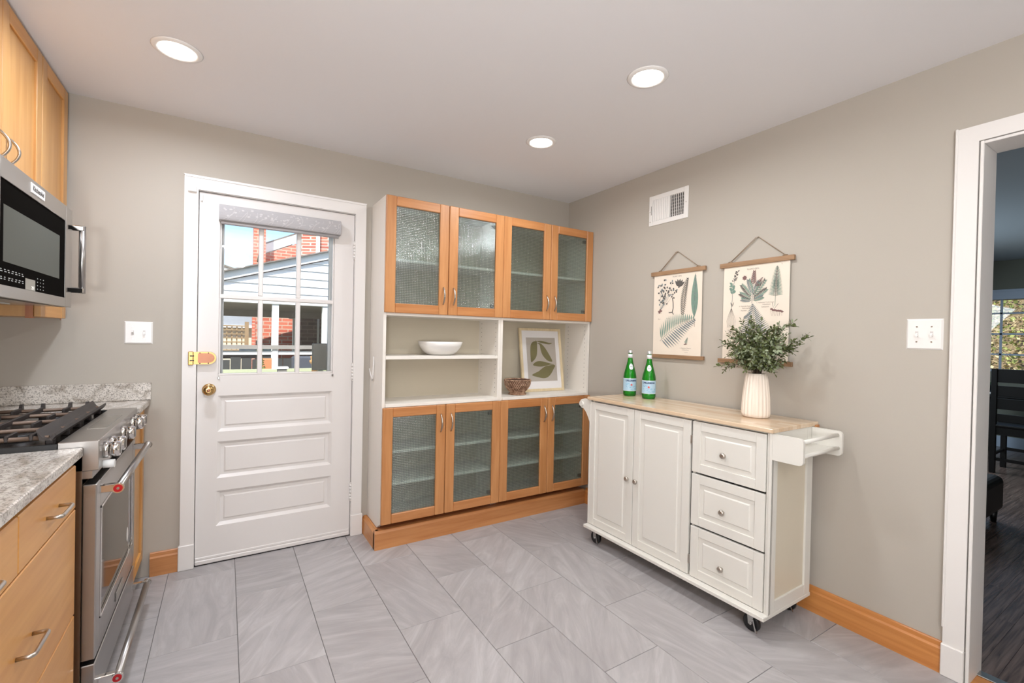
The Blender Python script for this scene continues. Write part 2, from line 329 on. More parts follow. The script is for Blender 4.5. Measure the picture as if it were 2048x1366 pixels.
def green_glass():
    m, n, l, b = new_mat('green_bottle_glass'); n.remove(b); out = n['Material Output']
    tr = n.new('ShaderNodeBsdfTransparent'); tr.inputs[0].default_value = (.16, .80, .14, 1)
    df = n.new('ShaderNodeBsdfDiffuse'); df.inputs[0].default_value = (.02, .36, .03, 1)
    m1 = n.new('ShaderNodeMixShader'); m1.inputs[0].default_value = .38; l.new(tr.outputs[0], m1.inputs[1]); l.new(df.outputs[0], m1.inputs[2])
    gl = n.new('ShaderNodeBsdfGlossy'); gl.inputs['Roughness'].default_value = .04
    fr = n.new('ShaderNodeFresnel'); fr.inputs[0].default_value = 1.5
    m2 = n.new('ShaderNodeMixShader'); l.new(fr.outputs[0], m2.inputs[0]); l.new(m1.outputs[0], m2.inputs[1]); l.new(gl.outputs[0], m2.inputs[2]); l.new(m2.outputs[0], out.inputs[0])
    return m
green_m = green_glass()

# ------------------------------------------------------------------ mesh builder
class MB:
    def __init__(s, M=None): s.v = []; s.f = []; s.mi = []; s.sm = []; s.M = M; s.cur = 0
    def add(s, vs, fs, smooth=False):
        o = len(s.v)
        for p in vs: s.v.append(tuple(s.M(*p)) if s.M else tuple(p))
        for k, f in enumerate(fs):
            s.f.append([i+o for i in f]); s.mi.append(s.cur); s.sm.append(smooth if isinstance(smooth, bool) else smooth[k])
        return s
    def box(s, x0, x1, y0, y1, z0, z1, bev=0, seg=1):
        x0, x1 = min(x0, x1), max(x0, x1); y0, y1 = min(y0, y1), max(y0, y1); z0, z1 = min(z0, z1), max(z0, z1)
        vs = [(x, y, z) for x in (x0, x1) for y in (y0, y1) for z in (z0, z1)]
        fs = [(0, 1, 3, 2), (4, 6, 7, 5), (0, 4, 5, 1), (2, 3, 7, 6), (0, 2, 6, 4), (1, 5, 7, 3)]
        if not bev: return s.add(vs, fs)
        b = bmesh.new(); V = [b.verts.new(p) for p in vs]
        for f in fs: b.faces.new([V[i] for i in f])
        bev = min(bev, .49*min(x1-x0, y1-y0, z1-z0))
        bmesh.ops.bevel(b, geom=b.edges[:], offset=bev, segments=seg, affect='EDGES', profile=.5)
        b.verts.index_update()
        s.add([v.co[:] for v in b.verts], [[v.index for v in f.verts] for f in b.faces], False); b.free(); return s
    def tube(s, pts, r, seg=8, caps=True, closed=False):
        pts = [Vector(p) for p in pts]; n = len(pts); rs = r if isinstance(r, (list, tuple)) else [r]*n
        vs = []; fs = []; up = None
        for i, p in enumerate(pts):
            a = pts[(i-1) % n] if (i > 0 or closed) else p; c = pts[(i+1) % n] if (i < n-1 or closed) else p
            t = (c-a).normalized()
            if up is None:
                up = Vector((0, 0, 1)) if abs(t.z) < .9 else Vector((1, 0, 0))
            sd = t.cross(up).normalized(); up = sd.cross(t).normalized()
            for k in range(seg):
                an = 2*PI*k/seg; vs.append(p + (sd*math.cos(an)+up*math.sin(an))*rs[i])
        for i in range(n if closed else n-1):
            for k in range(seg):
                j = (i+1) % n; fs.append((i*seg+k, i*seg+(k+1) % seg, j*seg+(k+1) % seg, j*seg+k))
        sm = [True]*len(fs)
        if caps and not closed: fs += [list(range(seg))[::-1], [(n-1)*seg+k for k in range(seg)]]; sm += [False]*2
        return s.add(vs, fs, sm)
    def cyl(s, p0, p1, r, seg=16, r2=None): return s.tube([p0, p1], [r, r if r2 is None else r2], seg)
    def lathe(s, prof, c, seg=32, axis='z', fl=None, smooth=True):
        vs = []; fs = []; c = Vector(c); n = len(prof)
        for (r, h) in prof:
            for k in range(seg):
                an = 2*PI*k/seg; rr = r*(fl(an, h) if fl else 1)
                a, b_ = rr*math.cos(an), rr*math.sin(an)
                vs.append(c + Vector({'z': (a, b_, h), 'y': (a, h, b_), 'x': (h, a, b_)}[axis]))
        for i in range(n-1):
            for k in range(seg): fs.append((i*seg+k, i*seg+(k+1) % seg, (i+1)*seg+(k+1) % seg, (i+1)*seg+k))
        sm = [smooth]*len(fs)
        if prof[0][0] > 1e-6: fs.append(list(range(seg))[::-1]); sm.append(False)
        if prof[-1][0] > 1e-6: fs.append([(n-1)*seg+k for k in range(seg)]); sm.append(False)
        return s.add(vs, fs, sm)
    def prism(s, poly, ax, a, b):
        """poly of 2D points, extruded along ax from a to b"""
        def mk(p, h): return {'x': (h, p[0], p[1]), 'y': (p[0], h, p[1]), 'z': (p[0], p[1], h)}[ax]
        n = len(poly); vs = [mk(p, a) for p in poly]+[mk(p, b) for p in poly]
        fs = [list(range(n)), [n+i for i in range(n)][::-1]]+[(i, (i+1) % n, n+(i+1) % n, n+i) for i in range(n)]
        return s.add(vs, fs)
    def flat(s, poly, w=0):  # ngon in local u,v
        return s.add([(p[0], p[1], w) for p in poly], [list(range(len(poly)))])
    def raised(s, u0, u1, v0, v1, w0, w1, inset):
        """frustum: base rect at w0, top rect inset at w1"""
        a = [(u0, v0, w0), (u1, v0, w0), (u1, v1, w0), (u0, v1, w0)]; i = inset
        b = [(u0+i, v0+i, w1), (u1-i, v0+i, w1), (u1-i, v1-i, w1), (u0+i, v1-i, w1)]
        return s.add(a+b, [(3, 2, 1, 0), (4, 5, 6, 7)]+[(k, (k+1) % 4, 4+(k+1) % 4, 4+k) for k in range(4)])
    def frame(s, u0, u1, v0, v1, w0, w1, sw, rt, rb, bev=.002, mats=(0, 0)):
        s.cur = mats[0]; s.box(u0, u0+sw, v0, v1, w0, w1, bev); s.box(u1-sw, u1, v0, v1, w0, w1, bev)
        s.cur = mats[1]; s.box(u0+sw+.0004, u1-sw-.0004, v1-rt, v1, w0, w1-.0006, bev); s.box(u0+sw+.0004, u1-sw-.0004, v0, v0+rb, w0, w1-.0006, bev); s.cur = 0
        return s
    def build_each(s, name, mats, parent=None):
        # one object per connected piece
        root = list(range(len(s.v)))
        def find(i):
            while root[i] != i: root[i] = root[root[i]]; i = root[i]
            return i
        for f in s.f:
            for i in f[1:]: root[find(i)] = find(f[0])
        groups = {}
        for k, f in enumerate(s.f): groups.setdefault(find(f[0]), []).append(k)
        out = []
        for ks in groups.values():
            m = MB(); idx = {}
            for k in ks:
                for i in s.f[k]:
                    if i not in idx: idx[i] = len(m.v); m.v.append(s.v[i])
                m.f.append([idx[i] for i in s.f[k]]); m.mi.append(s.mi[k]); m.sm.append(s.sm[k])
            out.append(m.build(name, mats, parent))
        return out
    def build(s, name, mats, parent=None, recalc=True):
        me = bpy.data.meshes.new(name)
        vs = s.v
        if parent is not None:
            inv = WM[parent.name].inverted(); vs = [tuple(inv @ Vector(p)) for p in s.v] if not getattr(s, 'local', False) else s.v
        me.from_pydata(vs, [], s.f)
        for m in (mats if isinstance(mats, (list, tuple)) else [mats]): me.materials.append(m)
        me.polygons.foreach_set('material_index', s.mi); me.polygons.foreach_set('use_smooth', s.sm)
        if recalc:
            b = bmesh.new(); b.from_mesh(me); bmesh.ops.recalc_face_normals(b, faces=b.faces[:]); b.to_mesh(me); b.free()
        me.update()
        o = bpy.data.objects.new(name, me); COL.objects.link(o)
        if parent is not None: o.parent = parent; WM[o.name] = WM[parent.name]
        else: WM[o.name] = Matrix.Identity(4)
        return o
WM = {}
def thing(name, label, cat, loc=(0, 0, 0), rz=0, group=None):
    o = bpy.data.objects.new(name, None); COL.objects.link(o); o.location = loc; o.rotation_euler = (0, 0, rz)
    o.empty_display_size = .1; o['label'] = label; o['category'] = cat
    if group: o['group'] = group
    WM[o.name] = Matrix.Translation(loc) @ Matrix.Rotation(rz, 4, 'Z')
    return o
def tag(o, label, cat, group=None):
    o['label'] = label; o['category'] = cat
    if group: o['group'] = group
    return o
def struct(o, label=None):
    o['kind'] = 'structure'
    if label: o['label'] = label
    return o
def sempty(name, label, loc=(0, 0, 0)):
    o = bpy.data.objects.new(name, None); COL.objects.link(o); o.location = loc; o['kind'] = 'structure'; o['label'] = label
    WM[o.name] = Matrix.Translation(loc); return o
def text_geo(txt, size, bold=0):
    c = bpy.data.curves.new('t', 'FONT'); c.body = txt; c.size = size; c.align_x = 'CENTER'; c.align_y = 'CENTER'; c.offset = bold; c.resolution_u = 2
    o = bpy.data.objects.new('t', c); COL.objects.link(o); dg = bpy.context.evaluated_depsgraph_get()
    me = bpy.data.meshes.new_from_object(o.evaluated_get(dg)); vs = [v.co[:] for v in me.vertices]; fs = [list(p.vertices) for p in me.polygons]
    bpy.data.objects.remove(o); bpy.data.meshes.remove(me); bpy.data.curves.remove(c); return vs, fs
def add_text(mb, txt, u, v, size, w=0, bold=0, sx=1):
    vs, fs = text_geo(txt, size, bold); mb.add([(u+p[0]*sx, v+p[1], w) for p in vs], fs)

# ================================================================== STRUCTURE
H = 2.44; XL = -3.43; YB = -5.0
# floor: slab with individual tiles
mb = MB(); mb.box(XL-.1, .145, YB-.1, .2, -.10, -.004)
floor = struct(mb.build('floor', grout_m), 'pale grey slate-look porcelain tile floor in a running bond')
TW, TL = .3035, .645
col_x0 = -2.685
ext = (XL, 0.0, YB, 0.0)
k0 = int(math.floor((XL-col_x0)/TW)); k1 = int(math.ceil((0-col_x0)/TW))
for k in range(k0, k1):
    xa, xb = col_x0+k*TW, col_x0+(k+1)*TW
    ph = -.125 if k % 2 == 0 else -.45
    for j in range(-9, 3):
        ya, yb = ph+j*TL, ph+(j+1)*TL
        x0, x1, y0, y1 = max(xa, ext[0])+.0011, min(xb, ext[1])-.0011, max(ya, ext[2])+.0011, min(yb, ext[3])-.0011
        if x1-x0 < .01 or y1-y0 < .01: continue
        hgt = random.uniform(-.0003, .0003)
        mb = MB(); z = hgt; e = .0012
        mb.add([(x0, y0, -.004), (x1, y0, -.004), (x1, y1, -.004), (x0, y1, -.004), (x0, y0, z-e), (x1, y0, z-e), (x1, y1, z-e), (x0, y1, z-e), (x0+e, y0+e, z), (x1-e, y0+e, z), (x1-e, y1-e, z), (x0+e, y1-e, z)],
               [(8, 9, 10, 11)]+[(a, (a+1) % 4, 4+(a+1) % 4, 4+a) for a in range(4)]+[(4+a, 4+(a+1) % 4, 8+(a+1) % 4, 8+a) for a in range(4)])
        mb.build('tile', tile_m, floor)
# threshold at the dining doorway
mb = MB(); mb.box(.0, .09, -3.4, -2.493, -.003, .004, .002)
struct(mb.build('trim_5', woody), 'narrow wooden threshold strip in the doorway to the dark room')
mb = MB(); mb.box(.09, .135, -3.4, -2.493, -.003, .008, .002)
struct(mb.build('trim_6', zinc), 'silver metal threshold strip in the doorway to the dark room')
# ceiling
mb = MB(); mb.box(XL-.1, .145, YB-.1, .2, H, H+.1); struct(mb.build('ceiling', ceil_m), 'smooth off-white kitchen ceiling')
# walls
dl, dr, dh = -2.5716, -1.7488, 2.0611
mb = MB(); mb.box(XL-.1, dl-.014, 0, .2, 0, H); mb.box(dr+.014, .145, 0, .2, 0, H); mb.box(dl-.014, dr+.014, 0, .2, dh+.014, H)
struct(mb.build('wall_back', wall_m), 'beige wall with the white half-glass door')
oy0, oy1, oz = -3.4, -2.4935, 2.083
mb = MB(); mb.box(0, .145, oy1, 0, 0, H); mb.box(0, .145, YB-.1, oy0, 0, H); mb.box(0, .145, oy0, oy1, oz, H)
struct(mb.build('wall_right', wall_m), 'beige wall with vent, posters and doorway')
mb = MB(); mb.box(XL-.1, XL, YB-.1, 0, 0, H); struct(mb.build('wall_left', wall_m), 'beige wall behind the range')
mb = MB(); mb.box(XL, 0, YB-.1, YB, 0, H); struct(mb.build('wall_front', wall_m), 'beige wall behind the viewer')
# door casing
cl, cr_, ch = -2.6381, -1.6800, 2.135
mb = MB()
def casing_profile_v(mb, x0, x1, z1): mb.box(x0, x1, -.019, 0, .135, z1, .004, 2)
mb.prism([(cl, .135), (dl-.004, .135), (dl-.004, dh+.006), (cl, ch)], 'y', -.019, 0)
mb.prism([(cr_, .135), (dr+.004, .135), (dr+.004, dh+.006), (cr_, ch)], 'y', -.019, 0)
mb.prism([(cl, ch), (cr_, ch), (dr+.004, dh+.006), (dl-.004, dh+.006)], 'y', -.019, 0)
mb.prism([(cl-.004, ch+.006), (cr_+.004, ch+.006), (cr_-.006, ch-.006), (cl+.006, ch-.006)], 'y', -.023, 0)
t1 = struct(mb.build('trim_1', trim_m), 'white mitred casing around the half-glass door')
mb = MB(); mb.box(cl-.007, dl-.002, -.026, 0, 0, .135, .003); mb.build('plinth_block', trim_m, t1)
mb = MB(); mb.box(dr+.002, cr_+.007, -.026, 0, 0, .135, .003); mb.build('plinth_block', trim_m, t1)
mb = MB(); mb.box(dl-.014, dl-.003, .0, .2, 0, dh+.014); mb.box(dr+.003, dr+.014, .0, .2, 0, dh+.014); mb.box(dl-.003, dr+.003, .0, .2, dh+.004, dh+.014)
mb.build('jamb', trim_m, t1)
mb = MB(); mb.box(dl-.003, dr+.003, 0, .2, -.004, .003); mb.build('sill', blackm, t1)
# doorway casing on the right wall
mb = MB(); y0, y1 = -2.4285, -2.491
mb.prism([(y0, .19), (y1, .19), (y1, 2.085), (y0, 2.146)], 'x', -.019, 0)
mb.prism([(y0, 2.146), (-3.465, 2.146), (-3.402, 2.085), (y1, 2.085)], 'x', -.019, 0)
mb.prism([(-3.465, 0), (-3.402, 0), (-3.402, 2.085), (-3.465, 2.146)], 'x', -.019, 0)
mb.box(-.023, 0, y0-.004, y0+.004, .19, 2.15, .002)
t2 = struct(mb.build('trim_2', trim_m), 'white casing around the doorway to the dark dining room')
mb = MB(); mb.box(-.027, 0, y0+.004, y1-.001, 0, .125, .003); mb.build('plinth_block', trim_m, t2)
mb = MB(); mb.box(-.019, -.002, y0, y1, .125, .19)
mb.build('casing_foot', trim_m, t2)
mb = MB(); mb.box(-.016, .150, oy1-.001, oy1-.012, 0, oz, .002); mb.box(-.016, .150, oy0+.001, oy0+.012, 0, oz, .002); mb.box(-.016, .150, oy0+.012, oy1-.012, oz-.012, oz-.001, .002)
mb.build('jamb', trim_m, t2)
# baseboards
def baseboard_y(mb, x0, x1, z=.123):   # on the back wall
    mb.prism([(0, 0), (-.017, 0), (-.017, z-.028), (-.011, z-.02), (-.009, z-.004), (-.005, z), (0, z)], 'x', x0, x1)
def baseboard_x(mb, y0, y1, z=.123, x=0):
    mb.prism([(x, 0), (x-.017, 0), (x-.017, z-.028), (x-.011, z-.02), (x-.009, z-.004), (x-.005, z), (x, z)], 'y', y0, y1)
mb = MB(); baseboard_y(mb, -2.765, cl-.0075); baseboard_y(mb, cr_+.0075, -1.668)
for o, lb in zip(mb.build_each('baseboard_back', woodh), ('honey-coloured baseboard piece left of the half-glass door', 'short honey-coloured baseboard piece right of the half-glass door')): struct(o, lb)
mb = MB(); baseboard_x(mb, -.295, y0+.005)
struct(mb.build('baseboard_right', woody), 'honey-coloured wooden baseboard under the posters')
# plinth under the glass cabinets
mb = MB()
mb.prism([(-.262, 0), (-.300, 0), (-.300, .098), (-.294, .108), (-.289, .113), (-.262, .113)], 'x', -1.668, -.018)
mb.cur = 1
mb.prism([(-1.642, 0), (-1.668, 0), (-1.668, .098), (-1.662, .108), (-1.657, .113), (-1.642, .113)], 'y', -.2815, -.0005)
pb = struct(mb.build('trim_3', [woodh, woody]), 'honey-coloured plinth board wrapped around the foot of the glass cabinets')
mb = MB(); mb.box(-1.641, -.02, -.261, -.001, 0, .112); mb.build('base', mapd, pb)

# ------------------------------------------------------------------ door_1
D = sempty('door_1', 'white panelled door with six panes and a rolled grey shade', (dl, 0, 0))
gx0, gx1, gz0, gz1 = -2.475, -1.866, 1.052, 1.955
dd = .044; fy = .004
mb = MB()
mb.box(dl, gx0, fy, fy+dd, .008, dh); mb.box(gx1, dr, fy, fy+dd, .008, dh)
px0, px1 = -2.472, -1.863
for (a, b) in ((gz1, dh), (.938, gz0), (.680, .735), (.402, .473), (.008, .205)):
    mb.box(gx0, gx1, fy, fy+dd, a, b)
mb.build('slab', door_m, D)
Mback = lambda u, v, w: (u, fy-w, v)          # local frame on the back wall: w towards the room
for (a, b) in ((.735, .938), (.473, .680), (.205, .402)):
    m = MB(Mback); m.box(gx0, gx1, a, b, -.034, -.016)
    # sloped moulding round the opening
    for (ua, ub, va, vb, uc, ud, vc, vd) in ((gx0, gx1, a, a, gx0+.018, gx1-.018, a+.016, a+.016), (gx0, gx1, b, b, gx0+.018, gx1-.018, b-.016, b-.016)):
        m.add([(ua, va, 0), (ub, va, 0), (ud, vc, -.0155), (uc, vc, -.0155)], [(0, 1, 2, 3)])
    for s_ in ((gx0, 1), (gx1, -1)):
        x = s_[0]; q = s_[1]*.018
        m.add([(x, a, 0), (x, b, 0), (x+q, b-.016, -.0155), (x+q, a+.016, -.0155)], [(0, 1, 2, 3)])
    m.raised(gx0+.034, gx1-.034, a+.030, b-.030, -.016, -.010, .008)
    m.build('panel', door_m, D)
# muntins
vx = (-2.271, -2.070); hz = 1.497
m = MB(Mback)
for x in vx:
    for (a, b) in ((gz0, hz-.012), (hz+.012, gz1)):
        m.prism([(0, 0)], 'z', 0, 0) if False else None
        m.box(x-.0125, x+.0125, a, b, -.04, -.004, .004)
m.build('muntin', door_m, D)
m = MB(Mback); m.box(gx0, gx1, hz-.0125, hz+.0125, -.04, -.004, .004); m.build('muntin', door_m, D)
m = MB(Mback)
for (a, b, c, d) in ((gx0, gx1, gz0, gz0+.010), (gx0, gx1, gz1-.01, gz1)): m.box(a, b, c, d, -.04, -.006, .003)
for (a, b) in ((gx0, gx0+.010), (gx1-.01, gx1)): m.box(a, b, gz0+.01, gz1-.01, -.04, -.006, .003)
m.build('glazing_bead', door_m, D)
xs = [gx0, vx[0], vx[1], gx1]; zs = [gz0, hz, gz1]
for i in range(3):
    for j in range(2):
        m = MB(Mback); m.box(xs[i]+.010, xs[i+1]-.010, zs[j]+.010, zs[j+1]-.010, -.024, -.021); m.build('pane', pane_m, D)
m = MB(Mback); m.box(dl+.001, dr-.001, .006, .030, 0, .013, .004); m.box(dl+.001, dr-.001, .030, .046, 0, .008, .003); m.build('door_sweep', door_m, D)
# knob
m = MB(); kc = (-2.516, fy, .975)
m.lathe([(.0, .0), (.033, .0), (.033, -.004), (.029, -.010), (.016, -.014), (.012, -.020), (.012, -.034), (.022, -.038), (.028, -.046), (.028, -.056), (.022, -.066), (.010, -.068), (.0, -.066)], kc, 32, 'y')
kn = m.build('doorknob', brass, D)
m = MB(); m.lathe([(.008, -.0665), (.008, -.069), (.0, -.069)], kc, 16, 'y'); m.box(kc[0]-.0015, kc[0]+.0015, fy-.0715, fy-.068, .969, .981); m.build('thumb_turn', copperish, kn)
# jimmy-proof lock
m = MB(Mback); zc = 1.151
pts = [(-2.590, zc-.034)]+[(-2.518+.034*math.cos(t), zc+.034*math.sin(t)) for t in [(-90+15*k)*PI/180 for k in range(13)]]+[(-2.590, zc+.034)]
m.prism([(p[0], p[1]) for p in pts], 'z', .0, .024)
lockm = P('satin_brass', (186, 148, 96), .36, 1); lk = m.build('deadbolt_lock', lockm, D)
m = MB(Mback); pts = [(-2.568, zc-.026)]+[(-2.518+.026*math.cos(t), zc+.026*math.sin(t)) for t in [(-90+15*k)*PI/180 for k in range(13)]]+[(-2.568, zc+.026)]
m.prism(pts, 'z', .024, .0265); m.build('cover_plate', copperish, lk)
m = MB(Mback); m.cyl((-2.505, zc, .0265), (-2.505, zc, .036), .011, 18); m.build('thumb_knob', copperish, lk)
m = MB(Mback); m.box(-2.612, -2.588, zc-.038, zc+.036, .015, .032, .003); m.build('strike_bracket', lockm, lk)
m = MB(Mback)
for dz in (-.013, .012): m.box(-2.604, -2.585, zc+dz-.003, zc+dz+.003, .0245, .0325)
for (x, z) in ((-2.559, zc+.028), (-2.520, zc+.028), (-2.559, zc-.028), (-2.520, zc-.028)): m.cyl((x, z, .0235), (x, z, .026), .0035, 10)
m.build('screw_slots', blackm, lk)['kind'] = 'stuff'
for (za, zb, mt) in ((1.785, 1.887, trim_m), (1.006, 1.108, trim_m), (.232, .338, trim_m)):
    m = MB(Mback)
    for k in range(5):
        h = (zb-za)/5; m.cyl((dr+.001, za+k*h+.001, .009), (dr+.001, za+(k+1)*h-.001, .009), .0075, 12)
    m.cyl((dr+.001, zb, .009), (dr+.001, zb+.006, .009), .005, 10); m.cyl((dr+.001, za-.006, .009), (dr+.001, za, .009), .005, 10)
    m.build('hinge', mt, D)
# storm door outside
m = MB(); m.box(dl, gx0+.022, .07, .10, 0, dh); m.box(gx1-.020, dr, .07, .10, 0, dh); m.box(gx0+.022, gx1-.02, .07, .10, 0, 1.045); m.box(gx0+.022, gx1-.02, .07, .10, 1.972, dh)
SD = sempty('door_2', 'white storm door outside the half-glass door', (dl, .07, 0))
m.build('storm_frame', out_white, SD)
m = MB(); m.box(gx0+.022, gx1-.02, .083, .086, 1.045, 1.972); m.build('pane', pane_m, SD)
m = MB(); m.box(-1.972, -1.868, .102, .125, 1.062, 1.235, .004)
tag(m.build('mailbox_panel', mailbox_m), 'small brushed grey metal box outside the lower right pane of the door', 'box')

# ================================================================== things on the back wall
m = MB(Mback)   # alarm sensor
m.box(-2.622, -2.583, 2.048, 2.080, .024, .040, .004, 2); s1 = m.build('contact_sensor', plate_m); tag(s1, 'small white alarm contact on the top left corner of the door casing', 'sensor')
m = MB(Mback); m.box(-2.566, -2.556, 2.010, 2.050, .0005, .011, .002); tag(m.build('sensor_magnet', plate_m), 'tiny white alarm magnet in the top left corner of the door', 'sensor')
# rolled shade
V = thing('roller_shade', 'grey fabric roller shade with white branch print, rolled up on the door', 'window shade', (-2.16, -.03, 1.91))
m = MB(); prof = [(-.0, 1.998), (-.05, 1.998)]+[(-.05-.012*math.sin(t), 1.955+.043*math.cos(t)) for t in [k*PI/8 for k in range(1, 8)]]+[(-.05, 1.912), (-.0, 1.912)]
m.prism(prof, 'x', -2.480, -1.842); m.build('valance', fab, V)
def sy(z): 
    c = max(-1, min(1, (z-1.955)/.043)); return -.05-.012*math.sqrt(max(0, 1-c*c))-.0012
Msh = lambda u, v, w: (u, sy(v)-w, v)
m = MB(Msh); rs = random.Random(3)
def strip(m, pts, wd, w=0):
    for (a, b) in zip(pts, pts[1:]):
        dx, dz = b[0]-a[0], b[1]-a[1]; L = math.hypot(dx, dz) or 1; nx, nz = -dz/L*wd/2, dx/L*wd/2
        m.flat([(a[0]+nx, a[1]+nz), (a[0]-nx, a[1]-nz), (b[0]-nx, b[1]-nz), (b[0]+nx, b[1]+nz)], w)
for k in range(9):
    bx = -2.46+k*.072; zb = 1.917
    for q in range(2):
        x, z = bx+q*.018, zb; an = rs.uniform(.7, 1.2) if q else rs.uniform(.35, .9); pts = [(x, z)]
        for s_ in range(5):
            an += rs.uniform(-.25, .35); x += .012*math.cos(an); z += .013*math.sin(an)
            if z > 1.99 or x > -1.85: break
            pts.append((x, z))
        strip(m, pts, .0022)
    for q in range(9):
        x = bx+rs.uniform(0, .07); z = rs.uniform(1.935, 1.988); r = rs.uniform(.002, .0055)
        if x > -1.85: continue
        m.flat([(x+r*1.3*math.cos(t*PI/4), z+r*.9*math.sin(t*PI/4)) for t in range(8)], .0003)
m.build('fabric_print', fabp, V)
m = MB(); m.cyl((-2.470, -.028, 1.905), (-1.852, -.028, 1.905), .012, 12); m.build('fabric_roll', fab, V)
m = MB(Mback)
m.box(-2.476, -2.466, 1.030, 1.046, 0, .008, .002); m.box(-1.872, -1.862, 1.030, 1.046, 0, .008, .002)
m.build_each('shade_clip', zinc, V)
# switch plates
def switch_plate(M, u0, v0, wd, hg, label, ups):
    t = thing('light_switch', label, 'light switch', M(u0+wd/2, v0+hg/2, 0))
    m = MB(M); m.raised(u0, u0+wd, v0, v0+hg, .0, .006, .006); m.build('plate', plate_m, t)
    for i, up in enumerate(ups):
        cx = u0+wd*(.3 if i == 0 else .7); cz = v0+hg/2
        m = MB(M); m.box(cx-.005, cx+.005, cz-.012, cz+.012, .006, .0066); m.build('slot', slot_m, t)
        m = MB(M); d = .007*up
        m.add([(cx-.004, cz-.005, .006), (cx+.004, cz-.005, .006), (cx+.004, cz+.005, .006), (cx-.004, cz+.005, .006), (cx-.0035, cz-.004+d, .018), (cx+.0035, cz-.004+d, .018), (cx+.0035, cz+.003+d, .018), (cx-.0035, cz+.003+d, .018)],
              [(3, 2, 1, 0), (4, 5, 6, 7)]+[(k, (k+1) % 4, 4+(k+1) % 4, 4+k) for k in range(4)]); m.build('toggle', plate_m, t)
        m = MB(M)
        for s_ in (-.031, .031): m.cyl((cx, cz+s_, .005), (cx, cz+s_, .0072), .003, 10)
        m.build_each('screw', satin, t)
Mb0 = lambda u, v, w: (u, -w, v)
switch_plate(Mb0, -2.882, 1.226, .116, .115, 'white double toggle switch plate left of the half-glass door', (1, -1))
Mr0 = lambda u, v, w: (-w, -u, v)              # right wall: u runs towards the viewer
switch_plate(Mr0, 2.283, 1.284, .118, .127, 'white double toggle switch plate left of the dark doorway', (-1, -1))

# ================================================================== display cabinets
HT, HY = 2.137, -.300
def hutch(x0, x1, label, middle_shelf):
    t = thing('display_cabinet', label, 'cabinet', ((x0+x1)/2, -.15, .113), 0, 'glass-front display cabinets')
    T = .018
    for (a, b) in ((x0, x0+T), (x1-T, x1)):
        m = MB(); m.prism([(-.008, .1135), (-.235, .1135), (-.292, .152), (HY, HT), (-.008, HT)], 'x', a, b); m.build('side_panel', mel_m, t)
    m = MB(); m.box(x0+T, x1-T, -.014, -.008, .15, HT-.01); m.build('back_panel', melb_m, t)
    m = MB(); m.box(x0+T, x1-T, HY, -.0145, HT-.019, HT-.001, .001); m.build('top_panel', mel_m, t)
    m = MB(); m.box(x0+T, x1-T, HY, -.0145, .150, .168, .001); m.build('bottom_panel', mel_m, t)
    m = MB(); m.box(x0+T, x1-T, HY-.012, -.0145, .860, .880, .001); m.build('shelf', mel_m, t)
    m = MB(); m.box(x0+T, x1-T, HY, -.0145, 1.418, 1.436, .001); m.build('shelf', mel_m, t)
    if middle_shelf:
        m = MB(); m.box(x0+T+.001, x1-T-.001, HY+.004, -.0145, 1.150, 1.171, .001); m.build('shelf', mel_m, t)
    for z in (1.770, .588, .390):
        m = MB(); m.box(x0+T+.001, x1-T-.001, HY+.022, -.0145, z-.018, z, .001); m.build('shelf', mel_m, t)
    # rows of shelf-pin holes
    m = MB()
    for (xf, sgn) in ((x0+T, 1), (x1-T, -1)):
        for yy in (-.262, -.055):
            for k in range(16):
                z = .915+k*.032
                m.cyl((xf-.0005*sgn, yy, z), (xf+.0006*sgn, yy, z), .0028, 6)
    o = m.build('pin_holes', vent_dark, t); o['kind'] = 'stuff'
    xm = (x0+x1)/2
    for (z0, z1, hz0, hz1) in ((1.434, 2.137, 1.500, 1.610), (.153, .858, .685, .800)):
        for (a, b, hs, hinge_side) in ((x0, xm-.0015, b_side := 1, 0), (xm+.0015, x1, -1, 1)):
            m = MB(Mb0); m.frame(a+.0005, b-.0005, z0, z1, -HY+.001, -HY+.021, .0625, .058, .058, .0035, (0, 1))
            dm = m.build('door', [woodv, woodh], t)
            m = MB(Mb0); m.box(a+.060, b-.060, z0+.055, z1-.055, -HY+.007, -HY+.011); m.build('glass_pane', reeded_m, dm)
            hx = (b-.034) if hs == 1 else (a+.034); w0 = -HY+.021
            m = MB(Mb0); n = 10
            pts = [(hx, hz0+(hz1-hz0)*k/n, w0+.002+.024*math.sin(PI*k/n)) for k in range(n+1)]
            m.tube(pts, [.0055*(.75+.35*math.sin(PI*k/n)) for k in range(n+1)], 8)
            m.build('handle', satin, dm)
            hxx = (a+.044) if hs == 1 else (b-.070)
            m = MB(Mb0)
            for zz in (z0+.075, z1-.085): m.box(hxx-.016, hxx+.016, zz-.010, zz+.012, -HY-.012, -HY+.006, .002)
            m.build_each('hinge', hinge_m, dm)
    return t
hl, hm, hr = -1.6392, -.8197, -.0045
hutch(hl, hm-.0003, 'left glass-front wood and cream display cabinet, with the white bowl on its middle shelf', True)
hutch(hm+.0003, hr, 'right glass-front wood and cream display cabinet beside the corner, with the leaf print inside', False)
# white cord hook on the left side of the hutch
m = MB(); pts = [(hl-.004, -.020, 1.075), (hl-.006, -.055, 1.045), (hl-.008, -.105, 1.010), (hl-.010, -.118, 1.020), (hl-.008, -.122, 1.06), (hl-.006, -.124, 1.12), (hl-.005, -.118, 1.16)]
m.tube(pts, .0045, 8); tag(m.build('cable_loop', plate_m), 'white cable loop hanging on the side of the left display cabinet', 'cable')
